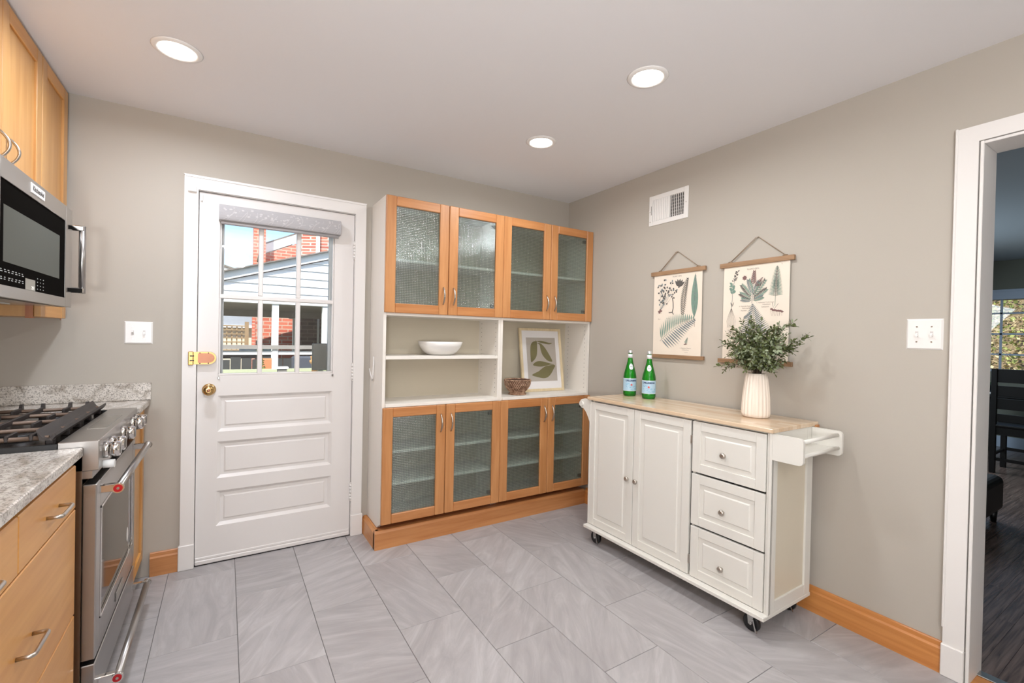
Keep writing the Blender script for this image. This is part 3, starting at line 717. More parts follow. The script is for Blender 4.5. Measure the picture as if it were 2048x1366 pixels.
# white bowl
m = MB(); prof = [(0, 0), (.07, 0), (.088, .004), (.116, .026), (.138, .056), (.150, .089), (.147, .090), (.134, .058), (.112, .031), (.085, .011), (0, .008)]
m.lathe(prof, (-1.213, -.167, 1.1715), 48); tag(m.build('bowl', ceram), 'wide white ceramic bowl on the middle cabinet shelf', 'bowl')
# woven bowl
B = thing('woven_bowl', 'brown woven rattan footed bowl in the right display cabinet', 'basket', (-.612, -.205, .8805))
c0 = Vector((-.612, -.205, .8805))
def bowl_r(h):
    t = max(0, min(1, (h-.018)/.088)); return .054+.043*(1-(1-t)**2.3)
m = MB(); m.lathe([(0, .018), (.048, .018)]+[(bowl_r(h)-.002, h) for h in [.02+.0107*k for k in range(9)]]+[(bowl_r(h)-.008, h) for h in [.1056-.0107*k for k in range(9)]]+[(0, .026)], c0, 40); m.build('bowl_body', P('dark_rattan', (92, 66, 50), .8), B)
for (sgn, nm) in ((1, 'weave'), (-1, 'weave')):
    m = MB()
    for k in range(34):
        pts = []
        for q in range(7):
            h = .020+.084*q/6; an = 2*PI*k/40+sgn*.55*q/6; r = bowl_r(h)+(.0012 if sgn > 0 else -.0004); pts.append((c0.x+r*math.cos(an), c0.y+r*math.sin(an), c0.z+h))
        m.tube(pts, .0026 if sgn > 0 else .0018, 4, False)
    o = m.build(nm, wicker_m, B); o['kind'] = 'stuff'
for (r, h, tr) in ((.098, .108, .004), (.055, .016, .004), (.062, .0045, .0045)):
    m = MB(); m.tube([(c0.x+r*math.cos(2*PI*k/32), c0.y+r*math.sin(2*PI*k/32), c0.z+h) for k in range(32)], tr, 6, closed=True); m.build('rim_coil', wicker_m, B)
m = MB(); m.lathe([(.050, .020), (.060, .004), (.055, .002), (.045, .018)], c0, 32); m.build('foot', wicker_m, B)
# framed print leaning on the back
fw, fh = .402, .500; lean = math.asin(.075/.5); fx0 = -.508
PA = thing('framed_print', 'pale wood framed print of olive green leaves leaning in the right display cabinet', 'picture', (fx0+fw/2, -.12, .8805))
def Mart(u, v, w):
    return (fx0+u, -.128+v*math.sin(lean)-w*math.cos(lean)+.02, .8812+v*math.cos(lean)+w*math.sin(lean)*.0+.0)
m = MB(Mart); m.frame(0, fw, 0, fh, 0, .018, .020, .020, .020, .001); m.build('frame', framew, PA)
m = MB(Mart); m.box(.020, fw-.020, .020, fh-.020, .004, .009); m.build('mat_board', mat_m, PA)
m = MB(Mart); m.flat([(.062, .078), (.345, .078), (.345, .425), (.062, .425)], .0096); ab = m.build('art_sheet', art_bg, PA)
def blade(pts, n=6):  # Catmull-Rom closed
    out = []; N = len(pts)
    for i in range(N):
        p0, p1, p2, p3 = [Vector(pts[(i+d) % N]) for d in (-1, 0, 1, 2)]
        for k in range(n):
            t = k/n; out.append(tuple(.5*((2*p1)+(-p0+p2)*t+(2*p0-5*p1+4*p2-p3)*t*t+(-p0+3*p1-3*p2+p3)*t**3)))
    return out
def art(px):   # from picture coordinates of the print: sheet spans x 560..1090, y 225..1040
    return [(.062+(x-575)/(1075-575)*.283, .425-(y-225)/(1038-225)*.347) for (x, y) in px]
m = MB(Mart)
for poly in ([(745, 290), (690, 305), (650, 360), (636, 470), (634, 600), (640, 680), (690, 645), (735, 570), (752, 470), (757, 380), (757, 310)],
             [(757, 325), (800, 360), (812, 450), (835, 540), (885, 620), (940, 668), (1003, 675), (985, 610), (935, 500), (880, 400), (820, 335)],
             [(757, 290), (830, 285), (900, 300), (960, 318), (1018, 322), (985, 345), (930, 345), (860, 330), (800, 315)],
             [(667, 735), (700, 690), (760, 665), (840, 672), (930, 700), (1035, 738), (960, 735), (880, 755), (800, 768), (720, 758)],
             [(640, 922), (700, 880), (760, 850), (820, 800), (900, 755), (1043, 745), (1010, 830), (960, 915), (900, 970), (830, 985), (740, 962)]):
    m.flat(art(poly) if len(poly) > 20 else blade(art(poly), 4), .0102)
strip(m, art([(733, 275), (757, 300)]), .003, .0102)
m.build('leaf_print', art_leaf, PA)

# ================================================================== kitchen cart
CO = Vector((-.4536, -1.961, 0)); CTH = .0122
CM = Matrix.Translation(CO) @ Matrix.Rotation(CTH, 4, 'Z')
def Mc(b, a, z): return tuple(CM @ Vector((b, a, z)))
K = thing('kitchen_cart', 'ivory rolling kitchen cart with butcher block top below the fern posters', 'cart', CO, CTH)
La, Db, ZB = 1.1625, .412, .0892
m = MB(Mc); m.box(0, Db, 0, La, ZB-.002, ZB+.016, .002); m.build('base_board', cart_m, K)
bf = .052   # carcass front
m = MB(Mc); m.box(bf, .400, .012, .030, ZB+.016, .905); m.box(bf, .400, La-.030, La-.012, ZB+.016, .905); m.box(.390, .400, .03, La-.03, ZB+.016, .905)
m.box(bf, .390, .385, .400, ZB+.016, .905); m.box(bf, .390, .03, La-.03, .897, .905); m.box(bf, .39, .03, La-.03, ZB+.016, ZB+.03)
m.build('carcass', cart_m, K)
# right end: frame and recessed panel
m = MB(lambda u, v, w: Mc(u, .012-w, v)); m.frame(.034, .404, ZB+.016, .905, 0, .012, .052, .06, .05, .001); m.build('side_frame', cart_m, K)
m = MB(lambda u, v, w: Mc(u, .012-w, v)); m.box(.08, .36, .14, .86, .0, .003); m.build('side_panel', cartp_m, K)
m = MB(lambda u, v, w: Mc(u, La-.012+w, v)); m.frame(.034, .404, ZB+.016, .905, 0, .012, .052, .06, .05, .001); m.build('side_frame', cart_m, K)
# face frame post edges
Mf = lambda u, v, w: Mc(bf-w, u, v)       # u = a, w towards the viewer
m = MB(Mf); m.box(.0, .022, ZB+.016, .905, 0, .012); m.box(La-.012, La, ZB+.016, .905, 0, .012); m.build_each('face_post', cart_m, K)
def cart_front(nm, a0, a1, z0, z1, knob, inset, sw=.045, rw=.045):
    m = MB(Mf); m.frame(a0, a1, z0, z1, .001, .017, sw, rw, rw, .0015)
    m.box(a0+sw-.001, a1-sw+.001, z0+rw-.001, z1-rw+.001, .002, .010)
    m.raised(a0+sw+inset, a1-sw-inset, z0+rw+inset, z1-rw-inset, .010, .0145, .006)
    d = m.build(nm, cart_m, K)
    m = MB(); base = Vector(Mc(bf-.0145, knob[0], knob[1])); dirv = (CM.to_3x3() @ Vector((-1, 0, 0)))
    prof = [(.0055, 0), (.0055, .010), (.0125, .013), (.0145, .018), (.013, .024), (.007, .027), (0, .0275)]
    vs = []; seg = 20; s_ = dirv.cross(Vector((0, 0, 1))).normalized()
    for (r, h) in prof:
        for k in range(seg): an = 2*PI*k/seg; vs.append(base+dirv*h+s_*(r*math.cos(an))+Vector((0, 0, r*math.sin(an))))
    fs = [(i*seg+k, i*seg+(k+1) % seg, (i+1)*seg+(k+1) % seg, (i+1)*seg+k) for i in range(len(prof)-1) for k in range(seg)]
    m.add(vs, fs, True); m.build('knob', satin, d)
cart_front('door', .789, 1.155, .108, .895, (.822, .485), .028)
cart_front('door', .409, .785, .108, .895, (.757, .485), .028)
for (z0, z1, kz) in ((.640, .895, .757), (.374, .630, .486), (.108, .364, .216)):
    cart_front('drawer', .026, .397, z0, z1, (.2205, kz), .022)
m = MB(Mf)
for zz in (.80, .19): m.box(.398, .4075, zz-.022, zz+.022, .004, .0185, .001)
m.build_each('hinge', satin, K)
# top
m = MB(Mc); m.box(.026, .438, -.006, 1.178, .9055, .925, .003, 2); m.build('butcher_block_top', [block_m], K)
m = MB(Mc); m.box(.405, .424, .012, 1.15, .620, .900, .003); m.box(.404, .436, -.012, .01, .894, .912, .002); m.build('drop_leaf', endgrain, K)
# towel and spice rack on the right end
def plate(b0, b1):
    m = MB(Mc); r = .018; x1 = -.126; z0, z1 = .790, .903
    pts = [(-.001, z0), (-.001, z1)]
    pts += [(x1+r-r*math.sin(t), z1-r+r*math.cos(t)) for t in [k*PI/12 for k in range(7)]]
    pts += [(x1+r-r*math.cos(t), z0+r-r*math.sin(t)) for t in [k*PI/12 for k in range(7)]]
    m.prism(pts, 'x', b0, b1); return m.build('rack_bracket', cart_m, K)
plate(.034, .050); plate(.386, .402)
m = MB(Mc); m.cyl((.050, -.108, .884), (.386, -.108, .884), .0085, 14); m.build('towel_rod', cart_m, K)
m = MB(Mc); m.box(.050, .386, -.112, -.002, .814, .826, .004, 2); m.cyl((.050, -.112, .826), (.386, -.112, .826), .0075, 12); m.build('rack_shelf', cart_m, K)
# handle on the left end
for (b0, b1) in ((.036, .052), (.386, .402)):
    m = MB(Mc); ac, zc2, r = 1.232, .872, .030
    pts = [(1.162, .906), (1.222, .906)]+[(ac+r*math.cos(t), zc2+r*math.sin(t)) for t in [math.radians(95-k*18) for k in range(12)]]+[(1.200, .822), (1.178, .79), (1.166, .765), (1.162, .76)]
    m.prism(pts, 'x', b0, b1); m.build('handle_bracket', cart_m, K)
m = MB(Mc); m.cyl((.024, 1.238, .872), (.402, 1.238, .872), .0165, 20); m.build('towel_bar', cart_m, K)
# casters
for (b, a) in ((.045, .075), (.045, La-.075), (.36, .075), (.36, La-.075)):
    o0 = MB(Mc); n = 24
    def ring(bx, r): return [(bx, a+r*math.cos(2*PI*k/n), .0375+r*math.sin(2*PI*k/n)) for k in range(n)]
    vs = ring(b-.011, .030)+ring(b-.011, .035)+ring(b-.007, .0375)+ring(b+.007, .0375)+ring(b+.011, .035)+ring(b+.011, .030)
    fs = [(i*n+k, i*n+(k+1) % n, (i+1)*n+(k+1) % n, (i+1)*n+k) for i in range(5) for k in range(n)]+[list(range(n))[::-1], [5*n+k for k in range(n)]]
    o0.add(vs, fs, [True]*(5*n)+[False]*2); cw = o0.build('caster', rubber, K)
    m = MB(Mc)
    for sb in (-.0145, .0125): m.prism([(a-.020, ZB-.003), (a+.016, ZB-.003), (a+.010, .032), (a-.002, .028)], 'x', b+sb, b+sb+.002)
    m.box(b-.0145, b+.0145, a-.022, a+.02, ZB-.006, ZB-.002); m.cyl((b-.017, a, .0375), (b+.017, a, .0375), .007, 10)
    m.build('fork', zinc, cw)
    m = MB(Mc); m.prism([(a-.016, .062), (a-.010, .060), (a-.024, .012), (a-.034, .006), (a-.028, .02)], 'x', b-.019, b-.0155); m.build('brake_lever', zinc, cw)

# bottles
def bottle_r(h):
    P_ = [(0, .036), (.004, .0405), (.012, .0425), (.115, .0428), (.135, .0415), (.155, .0375), (.19, .0285), (.225, .0195), (.255, .0145), (.285, .0135), (.30, .0135)]
    for (a, b) in zip(P_, P_[1:]):
        if a[0] <= h <= b[0]: return a[1]+(b[1]-a[1])*(h-a[0])/(b[0]-a[0])
    return P_[-1][1]
def bottle(x, y, label, face):
    t = thing('water_bottle', label, 'bottle', (x, y, .925), 0, 'green mineral water bottles on the cart')
    c = Vector((x, y, .9255))
    m = MB(); m.lathe([(0, .003), (.030, .003)]+[(bottle_r(h), h) for h in [0.0, .004, .012]+[.03+.0142*k for k in range(19)]]+[(0, .2858)], c, 40); m.build('glass_body', green_m, t)
    m = MB(); m.lathe([(0, .284), (.0152, .284), (.0155, .287), (.0155, .302), (.0135, .304), (0, .304)], c, 24); m.build('cap', bottle_cap, t)
    m = MB(); m.lathe([(bottle_r(.254)+.0006, .254), (bottle_r(.268)+.0008, .268), (.0150, .279)], c, 24); m.build('neck_foil', labelw, t)
    def Mcyl(u, v, w):   # u = arc length around, face = viewing direction angle
        r = bottle_r(v)+.0006+w; an = face+u/.043
        return (c.x+r*math.cos(an), c.y+r*math.sin(an), c.z+v)
    def sheet(u0, u1, v0, v1, w, mat, nm, nu=24, nv=2):
        m = MB(Mcyl); vs = [(u0+(u1-u0)*i/nu, v0+(v1-v0)*j/nv, w) for j in range(nv+1) for i in range(nu+1)]
        fs = [(j*(nu+1)+i, j*(nu+1)+i+1, (j+1)*(nu+1)+i+1, (j+1)*(nu+1)+i) for j in range(nv) for i in range(nu)]
        m.add(vs, fs, True); return m.build(nm, mat, t, recalc=False)
    lb = sheet(-.075, .075, .034, .118, 0, label_m, 'paper_label')
    def sub(fn, mat, nm):
        m = MB(Mcyl); fn(m); o = m.build(nm, mat, lb, recalc=False); o['kind'] = 'stuff'; return o
    sub(lambda m: [m.flat([(-.075+.15*k/24, v0), (-.075+.15*(k+1)/24, v0), (-.075+.15*(k+1)/24, v1), (-.075+.15*k/24, v1)], .0003) for k in range(24) for (v0, v1) in ((.034, .0365), (.1155, .118))], labelw, 'label_border')
    sub(lambda m: add_text(m, 'S.PELLEGRINO', 0, .1025, .0150, .0005, .0006, .84), navy, 'brand_text')
    def star(m):
        pts = [(.000+(.0100 if k % 2 == 0 else .0042)*math.sin(k*PI/5), .076+(.0100 if k % 2 == 0 else .0042)*math.cos(k*PI/5)) for k in range(10)]; m.flat(pts, .0006)
    sub(star, star_m, 'red_star')
    rr = random.Random(5)
    def waves(m):
        for k in range(46):
            u = rr.uniform(-.045, .04); v = rr.uniform(.038, .066) if u > -.01 else rr.uniform(.05, .085); L = rr.uniform(.004, .012)
            if abs(u+L/2) < .012 and v > .062: continue
            m.flat([(u, v), (u+L, v+.001), (u+L, v+.0025), (u, v+.0014)], .0004)
        m.flat([(-.045, .090), (.045, .090), (.045, .0912), (-.045, .0912)], .0004)
    sub(waves, teal, 'label_scene')
    def oval(m):
        pts = [(.021*math.cos(2*PI*k/24), .196+.020*math.sin(2*PI*k/24)) for k in range(24)]
        m.add([(0, .196, .0006)]+[(p[0]*.5, .196+(p[1]-.196)*.5, .0006) for p in pts]+[(p[0], p[1], .0006) for p in pts], [(0, 1+k, 1+(k+1) % 24) for k in range(24)]+[(1+k, 25+k, 25+(k+1) % 24, 1+(k+1) % 24) for k in range(24)], True)
    m = MB(Mcyl); oval(m); ov = m.build('neck_label', labelw, t, recalc=False)
    m = MB(Mcyl)
    for (rx, ry) in ((.015, .013),):
        pts = [(rx*math.cos(2*PI*k/20), .196+ry*math.sin(2*PI*k/20)) for k in range(21)]; strip(m, pts, .001, .001)
    m.flat([(-.010, .193), (.010, .193), (.010, .197), (-.010, .197)], .0012); m.build('neck_mark', ink5, ov, recalc=False)
fa = math.atan2(-3.04+.9, -2.44+.13)
bottle(-.134, -.856, 'green glass mineral water bottle, the left one, nearer the corner, on the cart', fa+.28)
bottle(-.134, -1.020, 'green glass mineral water bottle, the right one, overlapping the left fern poster', fa-.04)
# vase
VC = Vector((-.172, -1.742, .9255))
m = MB()
fl = lambda an, h: 1-.045*abs(math.sin(an*10))**.6*(1 if .01 < h < .212 else .3) if False else 1-.085*(1-abs(math.cos(an*10)))**1.0*(1 if .008 < h < .206 else .2)
prof = [(0, 0), (.054, 0), (.063, .006), (.066, .020), (.0655, .05), (.063, .10), (.058, .15), (.053, .19), (.049, .208), (.044, .217), (.041, .219), (.037, .216), (.040, .20), (.048, .15), (.052, .06), (.050, .012), (0, .01)]
m.lathe(prof, VC, 160, fl=fl); tag(m.build('fluted_vase', vase_m), 'cream fluted ceramic vase holding the greenery on the cart', 'vase')
# greenery
G = thing('greenery_bunch', 'bunch of small-leaved grey-green branches in the fluted vase', 'plant', (VC.x, VC.y, VC.z+.06))
rg = random.Random(11)
def leaf(m, p, d, L, W, nrm):
    d = d.normalized(); s_ = d.cross(nrm).normalized(); n_ = s_.cross(d).normalized()
    pr = [(0, 0, 0), (.35, .42, .10), (.75, .5, .12), (1, .0, .02), (.75, -.5, .12), (.35, -.42, .10), (.6, 0, 0)]
    vs = [p+d*(a*L)+s_*(b*W)+n_*(c*W) for (a, b, c) in pr]
    m.cur = 0 if rg.random() < .62 else 1
    m.add(vs, [(0, 1, 6), (1, 2, 6), (2, 3, 6), (3, 4, 6), (4, 5, 6), (5, 0, 6)], True)
TIPS = [(-0.26, -1.584, 1.17), (-0.22, -1.585, 1.303), (-0.12, -1.568, 1.378), (-0.2, -1.672, 1.408), (-0.1, -1.667, 1.396), (-0.16, -1.753, 1.408), (-0.08, -1.765, 1.377), (-0.1, -1.877, 1.403), (-0.12, -1.958, 1.328), (-0.07, -1.895, 1.292), (-0.12, -1.854, 1.209), (-0.2, -1.85, 1.176), (-0.25, -1.709, 1.178), (-0.3, -1.78, 1.263), (-0.28, -1.841, 1.265), (-0.24, -1.877, 1.29), (-0.28, -1.691, 1.26), (-0.26, -1.804, 1.336), (-0.3, -1.675, 1.322), (-0.2, -1.901, 1.338), (-0.27, -1.86, 1.218), (-0.24, -1.733, 1.211), (-0.08, -1.688, 1.378), (-0.15, -1.851, 1.375), (-0.1, -1.591, 1.343)]
TIPS += [tuple(Vector(VC)+(Vector(t)-Vector(VC))*f+Vector((rg.uniform(-.03, .0), rg.uniform(-.03, .03), (1-f)*.26))) for t in TIPS[1:20] for f in (.62,)]
neck = VC+Vector((0, 0, .212))
for T_ in TIPS:
    T_ = Vector(T_); m = MB(); b0 = VC+Vector((rg.uniform(-.012, .012), rg.uniform(-.012, .012), .09)); nk = neck+Vector((rg.uniform(-.018, .018), rg.uniform(-.018, .018), 0))
    ctl = nk+Vector((0, 0, .06+.25*max(0, (T_.z-nk.z)*.6)))+(T_-nk)*.25
    pts = [b0, nk]+[nk*(1-t)**2+ctl*2*t*(1-t)+T_*t*t for t in [k/9 for k in range(1, 10)]]
    m.cur = 2; m.tube(pts, [.0022]*2+[.0021-.0015*k/9 for k in range(1, 10)], 5)
    path = pts[2:]
    def leafy(path, dens, L0):
        for i in range(len(path)-1):
            a, b = path[i], path[i+1]; d = (b-a); L = d.length; n = max(1, int(L/dens))
            for k in range(n):
                p = a+d*((k+rg.random()*.4)/n); ax = d.normalized()
                for sgn in (0, PI):
                    sd = ax.orthogonal().normalized(); sd.rotate(Matrix.Rotation(rg.uniform(0, PI)+sgn, 3, ax))
                    dirv = (ax*rg.uniform(.35, .9)+sd); leaf(m, p, dirv, L0*rg.uniform(.7, 1.15), L0*.5*rg.uniform(.8, 1.1), ax+sd*.2+Vector((rg.uniform(-.3, .3), rg.uniform(-.3, .3), .4)))
        leaf(m, path[-1], (path[-1]-path[-2]), L0, L0*.5, Vector((.3, .2, 1)))
    leafy(path[1:], .0085, .0225)
    for q in range(8):
        i = rg.randrange(1, len(path)-1); a = path[i]; ax = (path[i+1]-path[i]).normalized(); sd = ax.orthogonal().normalized(); sd.rotate(Matrix.Rotation(rg.uniform(0, 2*PI), 3, ax))
        d = (ax*.8+sd*.8).normalized(); Ls = rg.uniform(.03, .055); e = a+d*Ls
        if e.x > -.02: d.x = -abs(d.x)*.3; e = a+d.normalized()*Ls
        if e.z < 1.165 and (e-VC).xy.length < .075: continue
        m.cur = 2; tp = [a, a+d*Ls*.5+Vector((0, 0, .003)), e]; m.tube(tp, .0012, 4); leafy(tp, .0085, .021)
    m.v = [(min(v[0], -.012), v[1], v[2]) for v in m.v]
    m.build('sprig', [leafA, leafB, twig_m], G)

# ================================================================== right wall: vent, posters
# vent
VT = thing('air_vent', 'white metal air register high on the right wall', 'vent', (0, -1.03, 2.07))
u0, u1, v0, v1 = .875, 1.186, 2.072, 2.272
m = MB(Mr0); m.frame(u0, u1, v0, v1, 0, .007, .030, .030, .030, .002); m.box(1.034, 1.046, v0+.03, v1-.03, 0, .006); m.build('faceplate', plate_m, VT)
m = MB(Mr0); m.box(u0+.03, u1-.03, v0+.03, v1-.03, .0003, .001); m.build('backing', vent_dark, VT)
for k in range(9):
    x = u0+.040+k*.0145
    m = MB(lambda u, v, w: Mr0(u, v, w)); m.add([(x-.0060, v0+.03, .0050), (x-.0060, v1-.03, .0050), (x+.0060, v1-.03, .0038), (x+.0060, v0+.03, .0038), (x-.0060, v0+.03, .0062), (x-.0060, v1-.03, .0062), (x+.0060, v1-.03, .0051), (x+.0060, v0+.03, .0051)], [(0, 1, 2, 3), (7, 6, 5, 4), (0, 4, 5, 1), (3, 2, 6, 7), (0, 3, 7, 4), (1, 5, 6, 2)]); m.build('louver', plate_m, VT)
for k in range(8):
    x = 1.054+k*.0142
    m = MB(Mr0); m.box(x-.0015, x+.0015, v0+.03, v1-.03, .001, .0060); m.build('louver', plate_m, VT)
m = MB(Mr0)
for k in range(7): m.box(1.046, u1-.03, v0+.040+k*.021, v0+.043+k*.021, .001, .003)
m.build('damper_bars', satin, VT)
m = MB(Mr0); m.box(u0+.018, u0+.0215, 2.145, 2.205, .0065, .0075); m.build('lever_slot', vent_dark, VT)
m = MB(Mr0); m.box(u0+.004, u0+.020, 2.166, 2.172, .0065, .014, .001); m.build('lever', plate_m, VT)
m = MB(Mr0); m.cyl((u1-.015, 2.172, .006), (u1-.015, 2.172, .0085), .0035, 10); m.cyl((u0+.012, 2.1, .006), (u0+.012, 2.1, .0085), .0035, 10); m.build_each('screw', satin, VT)

def poster(ua, ub, za, zb, label, content, tip, ka, kb):
    t = thing('hanging_poster', label, 'poster', (0, -(ua+ub)/2, za), 0, 'botanical fern posters')
    for (z0, z1) in ((zb-.002, zb+.024), (za-.020, za+.004)):
        m = MB(Mr0); m.box(ua-.024, ub+.022, z0, z1, .003, .020, .0015); m.build('hanger_rail', rail_m, t)
    W, Hh = ub-ua, zb-za
    wv = lambda u, v: .0115+.0022*math.sin(u*5+v*2)*math.sin(v*PI)
    Mp = lambda u, v, w: Mr0(ua+u*W, za+v*Hh, wv(u, v)+w)
    m = MB(Mp); nu, nv = 10, 14
    vs = [(i/nu, j/nv, 0) for j in range(nv+1) for i in range(nu+1)]; m.add(vs, [(j*(nu+1)+i, j*(nu+1)+i+1, (j+1)*(nu+1)+i+1, (j+1)*(nu+1)+i) for j in range(nv) for i in range(nu)], True)
    m.add([(p[0], p[1], -.0006) for p in vs], [(j*(nu+1)+i, (j+1)*(nu+1)+i, (j+1)*(nu+1)+i+1, j*(nu+1)+i+1) for j in range(nv) for i in range(nu)], True)
    pp = m.build('paper_sheet', paper_m, t, recalc=False)
    asp = Hh/W
    # drawing helpers in paper space: x 0..1 across, y 0..asp up
    Md = lambda x, y, w: Mp(x, y/asp, .0008+w)
    bufs = {k: MB(Md) for k in ('g', 'd', 'b', 't', 's')}
    def lens(buf, p, an, L, Wd, w=0, n=4):
        dx, dy = math.cos(an), math.sin(an); pts = []
        for k in range(n+1): s_ = k/n; pts.append((s_, .5*math.sin(PI*s_**.8)))
        for k in range(n-1, 0, -1): s_ = k/n; pts.append((s_, -.5*math.sin(PI*s_**.8)))
        bufs[buf].flat([(p[0]+dx*L*a-dy*Wd*b, p[1]+dy*L*a+dx*Wd*b) for (a, b) in pts], w)
    def frond(base, tip_, n, Lm, Wd, b1='g', b2=None, env=None, ang=1.15, curve=0, stem='d', sw=.004):
        bx, by = base; tx, ty = tip_; an = math.atan2(ty-by, tx-bx); D_ = math.hypot(tx-bx, ty-by); pts = []
        for k in range(n+1):
            s_ = k/n; off = curve*math.sin(PI*s_); pts.append((bx+(tx-bx)*s_-math.sin(an)*off, by+(ty-by)*s_+math.cos(an)*off))
        strip(bufs[stem], pts, sw, .0002)
        for k in range(1, n):
            s_ = k/n; e = env(s_) if env else (1-s_)**.7
            for sg in (1, -1): lens(b1 if sg > 0 or not b2 else b2, pts[k], an+sg*ang*(1-.25*s_), Lm*e, min(Wd, D_/n*.62), .0001*(k % 3))
        return pts
    def txt(s_, x, y, size, b='t'): add_text(bufs[b], s_, x, y, size, .0002)
    content(bufs, lens, frond, txt)
    mats = {'g': ink1, 'd': ink2, 'b': ink3, 't': ink4, 's': ink5}; nm = {'g': 'green_print', 'd': 'dark_print', 'b': 'brown_print', 't': 'lettering', 's': 'slate_print'}
    for k, bf_ in bufs.items():
        if bf_.v: bf_.build(nm[k], mats[k], pp, recalc=False)['kind'] = 'stuff'
    # hanging cord
    m = MB(Mr0); zt = zb+.024
    m.tube([(ka, zt+.004, .010), (tip[0]-.004, tip[1], .006), (tip[0]+.008, tip[1]+.001, .006), (kb, zt+.004, .010)], .0019, 6)
    m.tube([(ka+.006, zt+.004, .012), (tip[0]+.002, tip[1]-.004, .005)], .0014, 5)
    for x in (ka, kb): m.tube([(x-.012, zt+.002, .011), (x, zt+.006, .012), (x+.012, zt+.002, .011)], .0035, 6)
    m.build('hanging_cord', cord_m, t)
    m = MB(Mr0); m.cyl((tip[0]+.002, tip[1]-.003, .0), (tip[0]+.002, tip[1]-.003, .011), .003, 8); m.build('nail', satin, t)
rp = random.Random(21)
def c1(B_, lens, frond, txt):
    txt('PLANT GEN.', .5, 1.385, .034)
    # maidenhair
    root = (.15, .80); pts_l = []
    for k in range(70):
        a = rp.uniform(0, 2*PI); r = math.sqrt(rp.random()); x = .31+.22*r*math.cos(a); y = 1.17+.17*r*math.sin(a)
        if k > 54: x = .17+rp.uniform(-.05, .12); y = rp.uniform(.88, 1.08)
        lens(rp.choice('dds'), (x, y), rp.uniform(0, 2*PI), .042, .030, .0002)
        pts_l.append((x, y))
    for k in range(0, 70, 6): strip(B_['s'], [root, (root[0]+(pts_l[k][0]-root[0])*.5+.02, root[1]+(pts_l[k][1]-root[1])*.5), pts_l[k]], .0025)
    for k in range(6): lens('b', (.15, .785), rp.uniform(0, 2*PI), .05, .03, .0003)
    for k in range(6): strip(B_['b'], [(.15, .785), (.15+rp.uniform(-.05, .05), .74)], .002)
    for a in (.5, .9, 1.3, 1.7, 2.1): lens('d', (.54, 1.20), a+.1, .14, .055, .0002)
    strip(B_['d'], [(.405, 1.02), (.425, .93), (.43, .83), (.41, .76)], .016); strip(B_['d'], [(.34, .755), (.41, .76), (.44, .72)], .014)
    frond((.62, .68), (.72, 1.34), 22, .095, .016, 'd', env=lambda s: .25+.75*math.sin(PI*min(1, s*.92+.08))**.8, ang=.85, curve=.03)
    strip(B_['d'], [(.865, .50), (.86, .64)], .006)
    lens('g', (.855, .66), 1.56, .74, .135, .0001, 10); frond((.855, .66), (.87, 1.38), 26, .055, .012, 's', env=lambda s: .3+.7*math.sin(PI*s), ang=1.0)
    for (x, y, s_) in ((.14, .645, 'Fig. 1.'), (.33, .650, 'Fig. 2. a'), (.66, .63, '5. Blechnum Boreale'), (.66, .60, 'Lomaria Spicant')): txt(s_, x, y, .026)
    txt('Polypodium vulgare', .55, .565, .018)
    frond((.16, .25), (.88, .64), 19, .36, .040, 'g', 's', env=lambda s: (.6+.4*s*4 if s < .25 else 1.0)*(1-s)**.6, ang=1.25, curve=.05)
    frond((.69, .20), (.74, .32), 6, .05, .02, 'g', ang=.9); lens('b', (.66, .20), .1, .08, .02)
    txt('6. Asplenium Marinum', .70, .135, .024); txt('Scolopendrium', .70, .105, .022); txt('Imp. Lith.', .72, .065, .016)
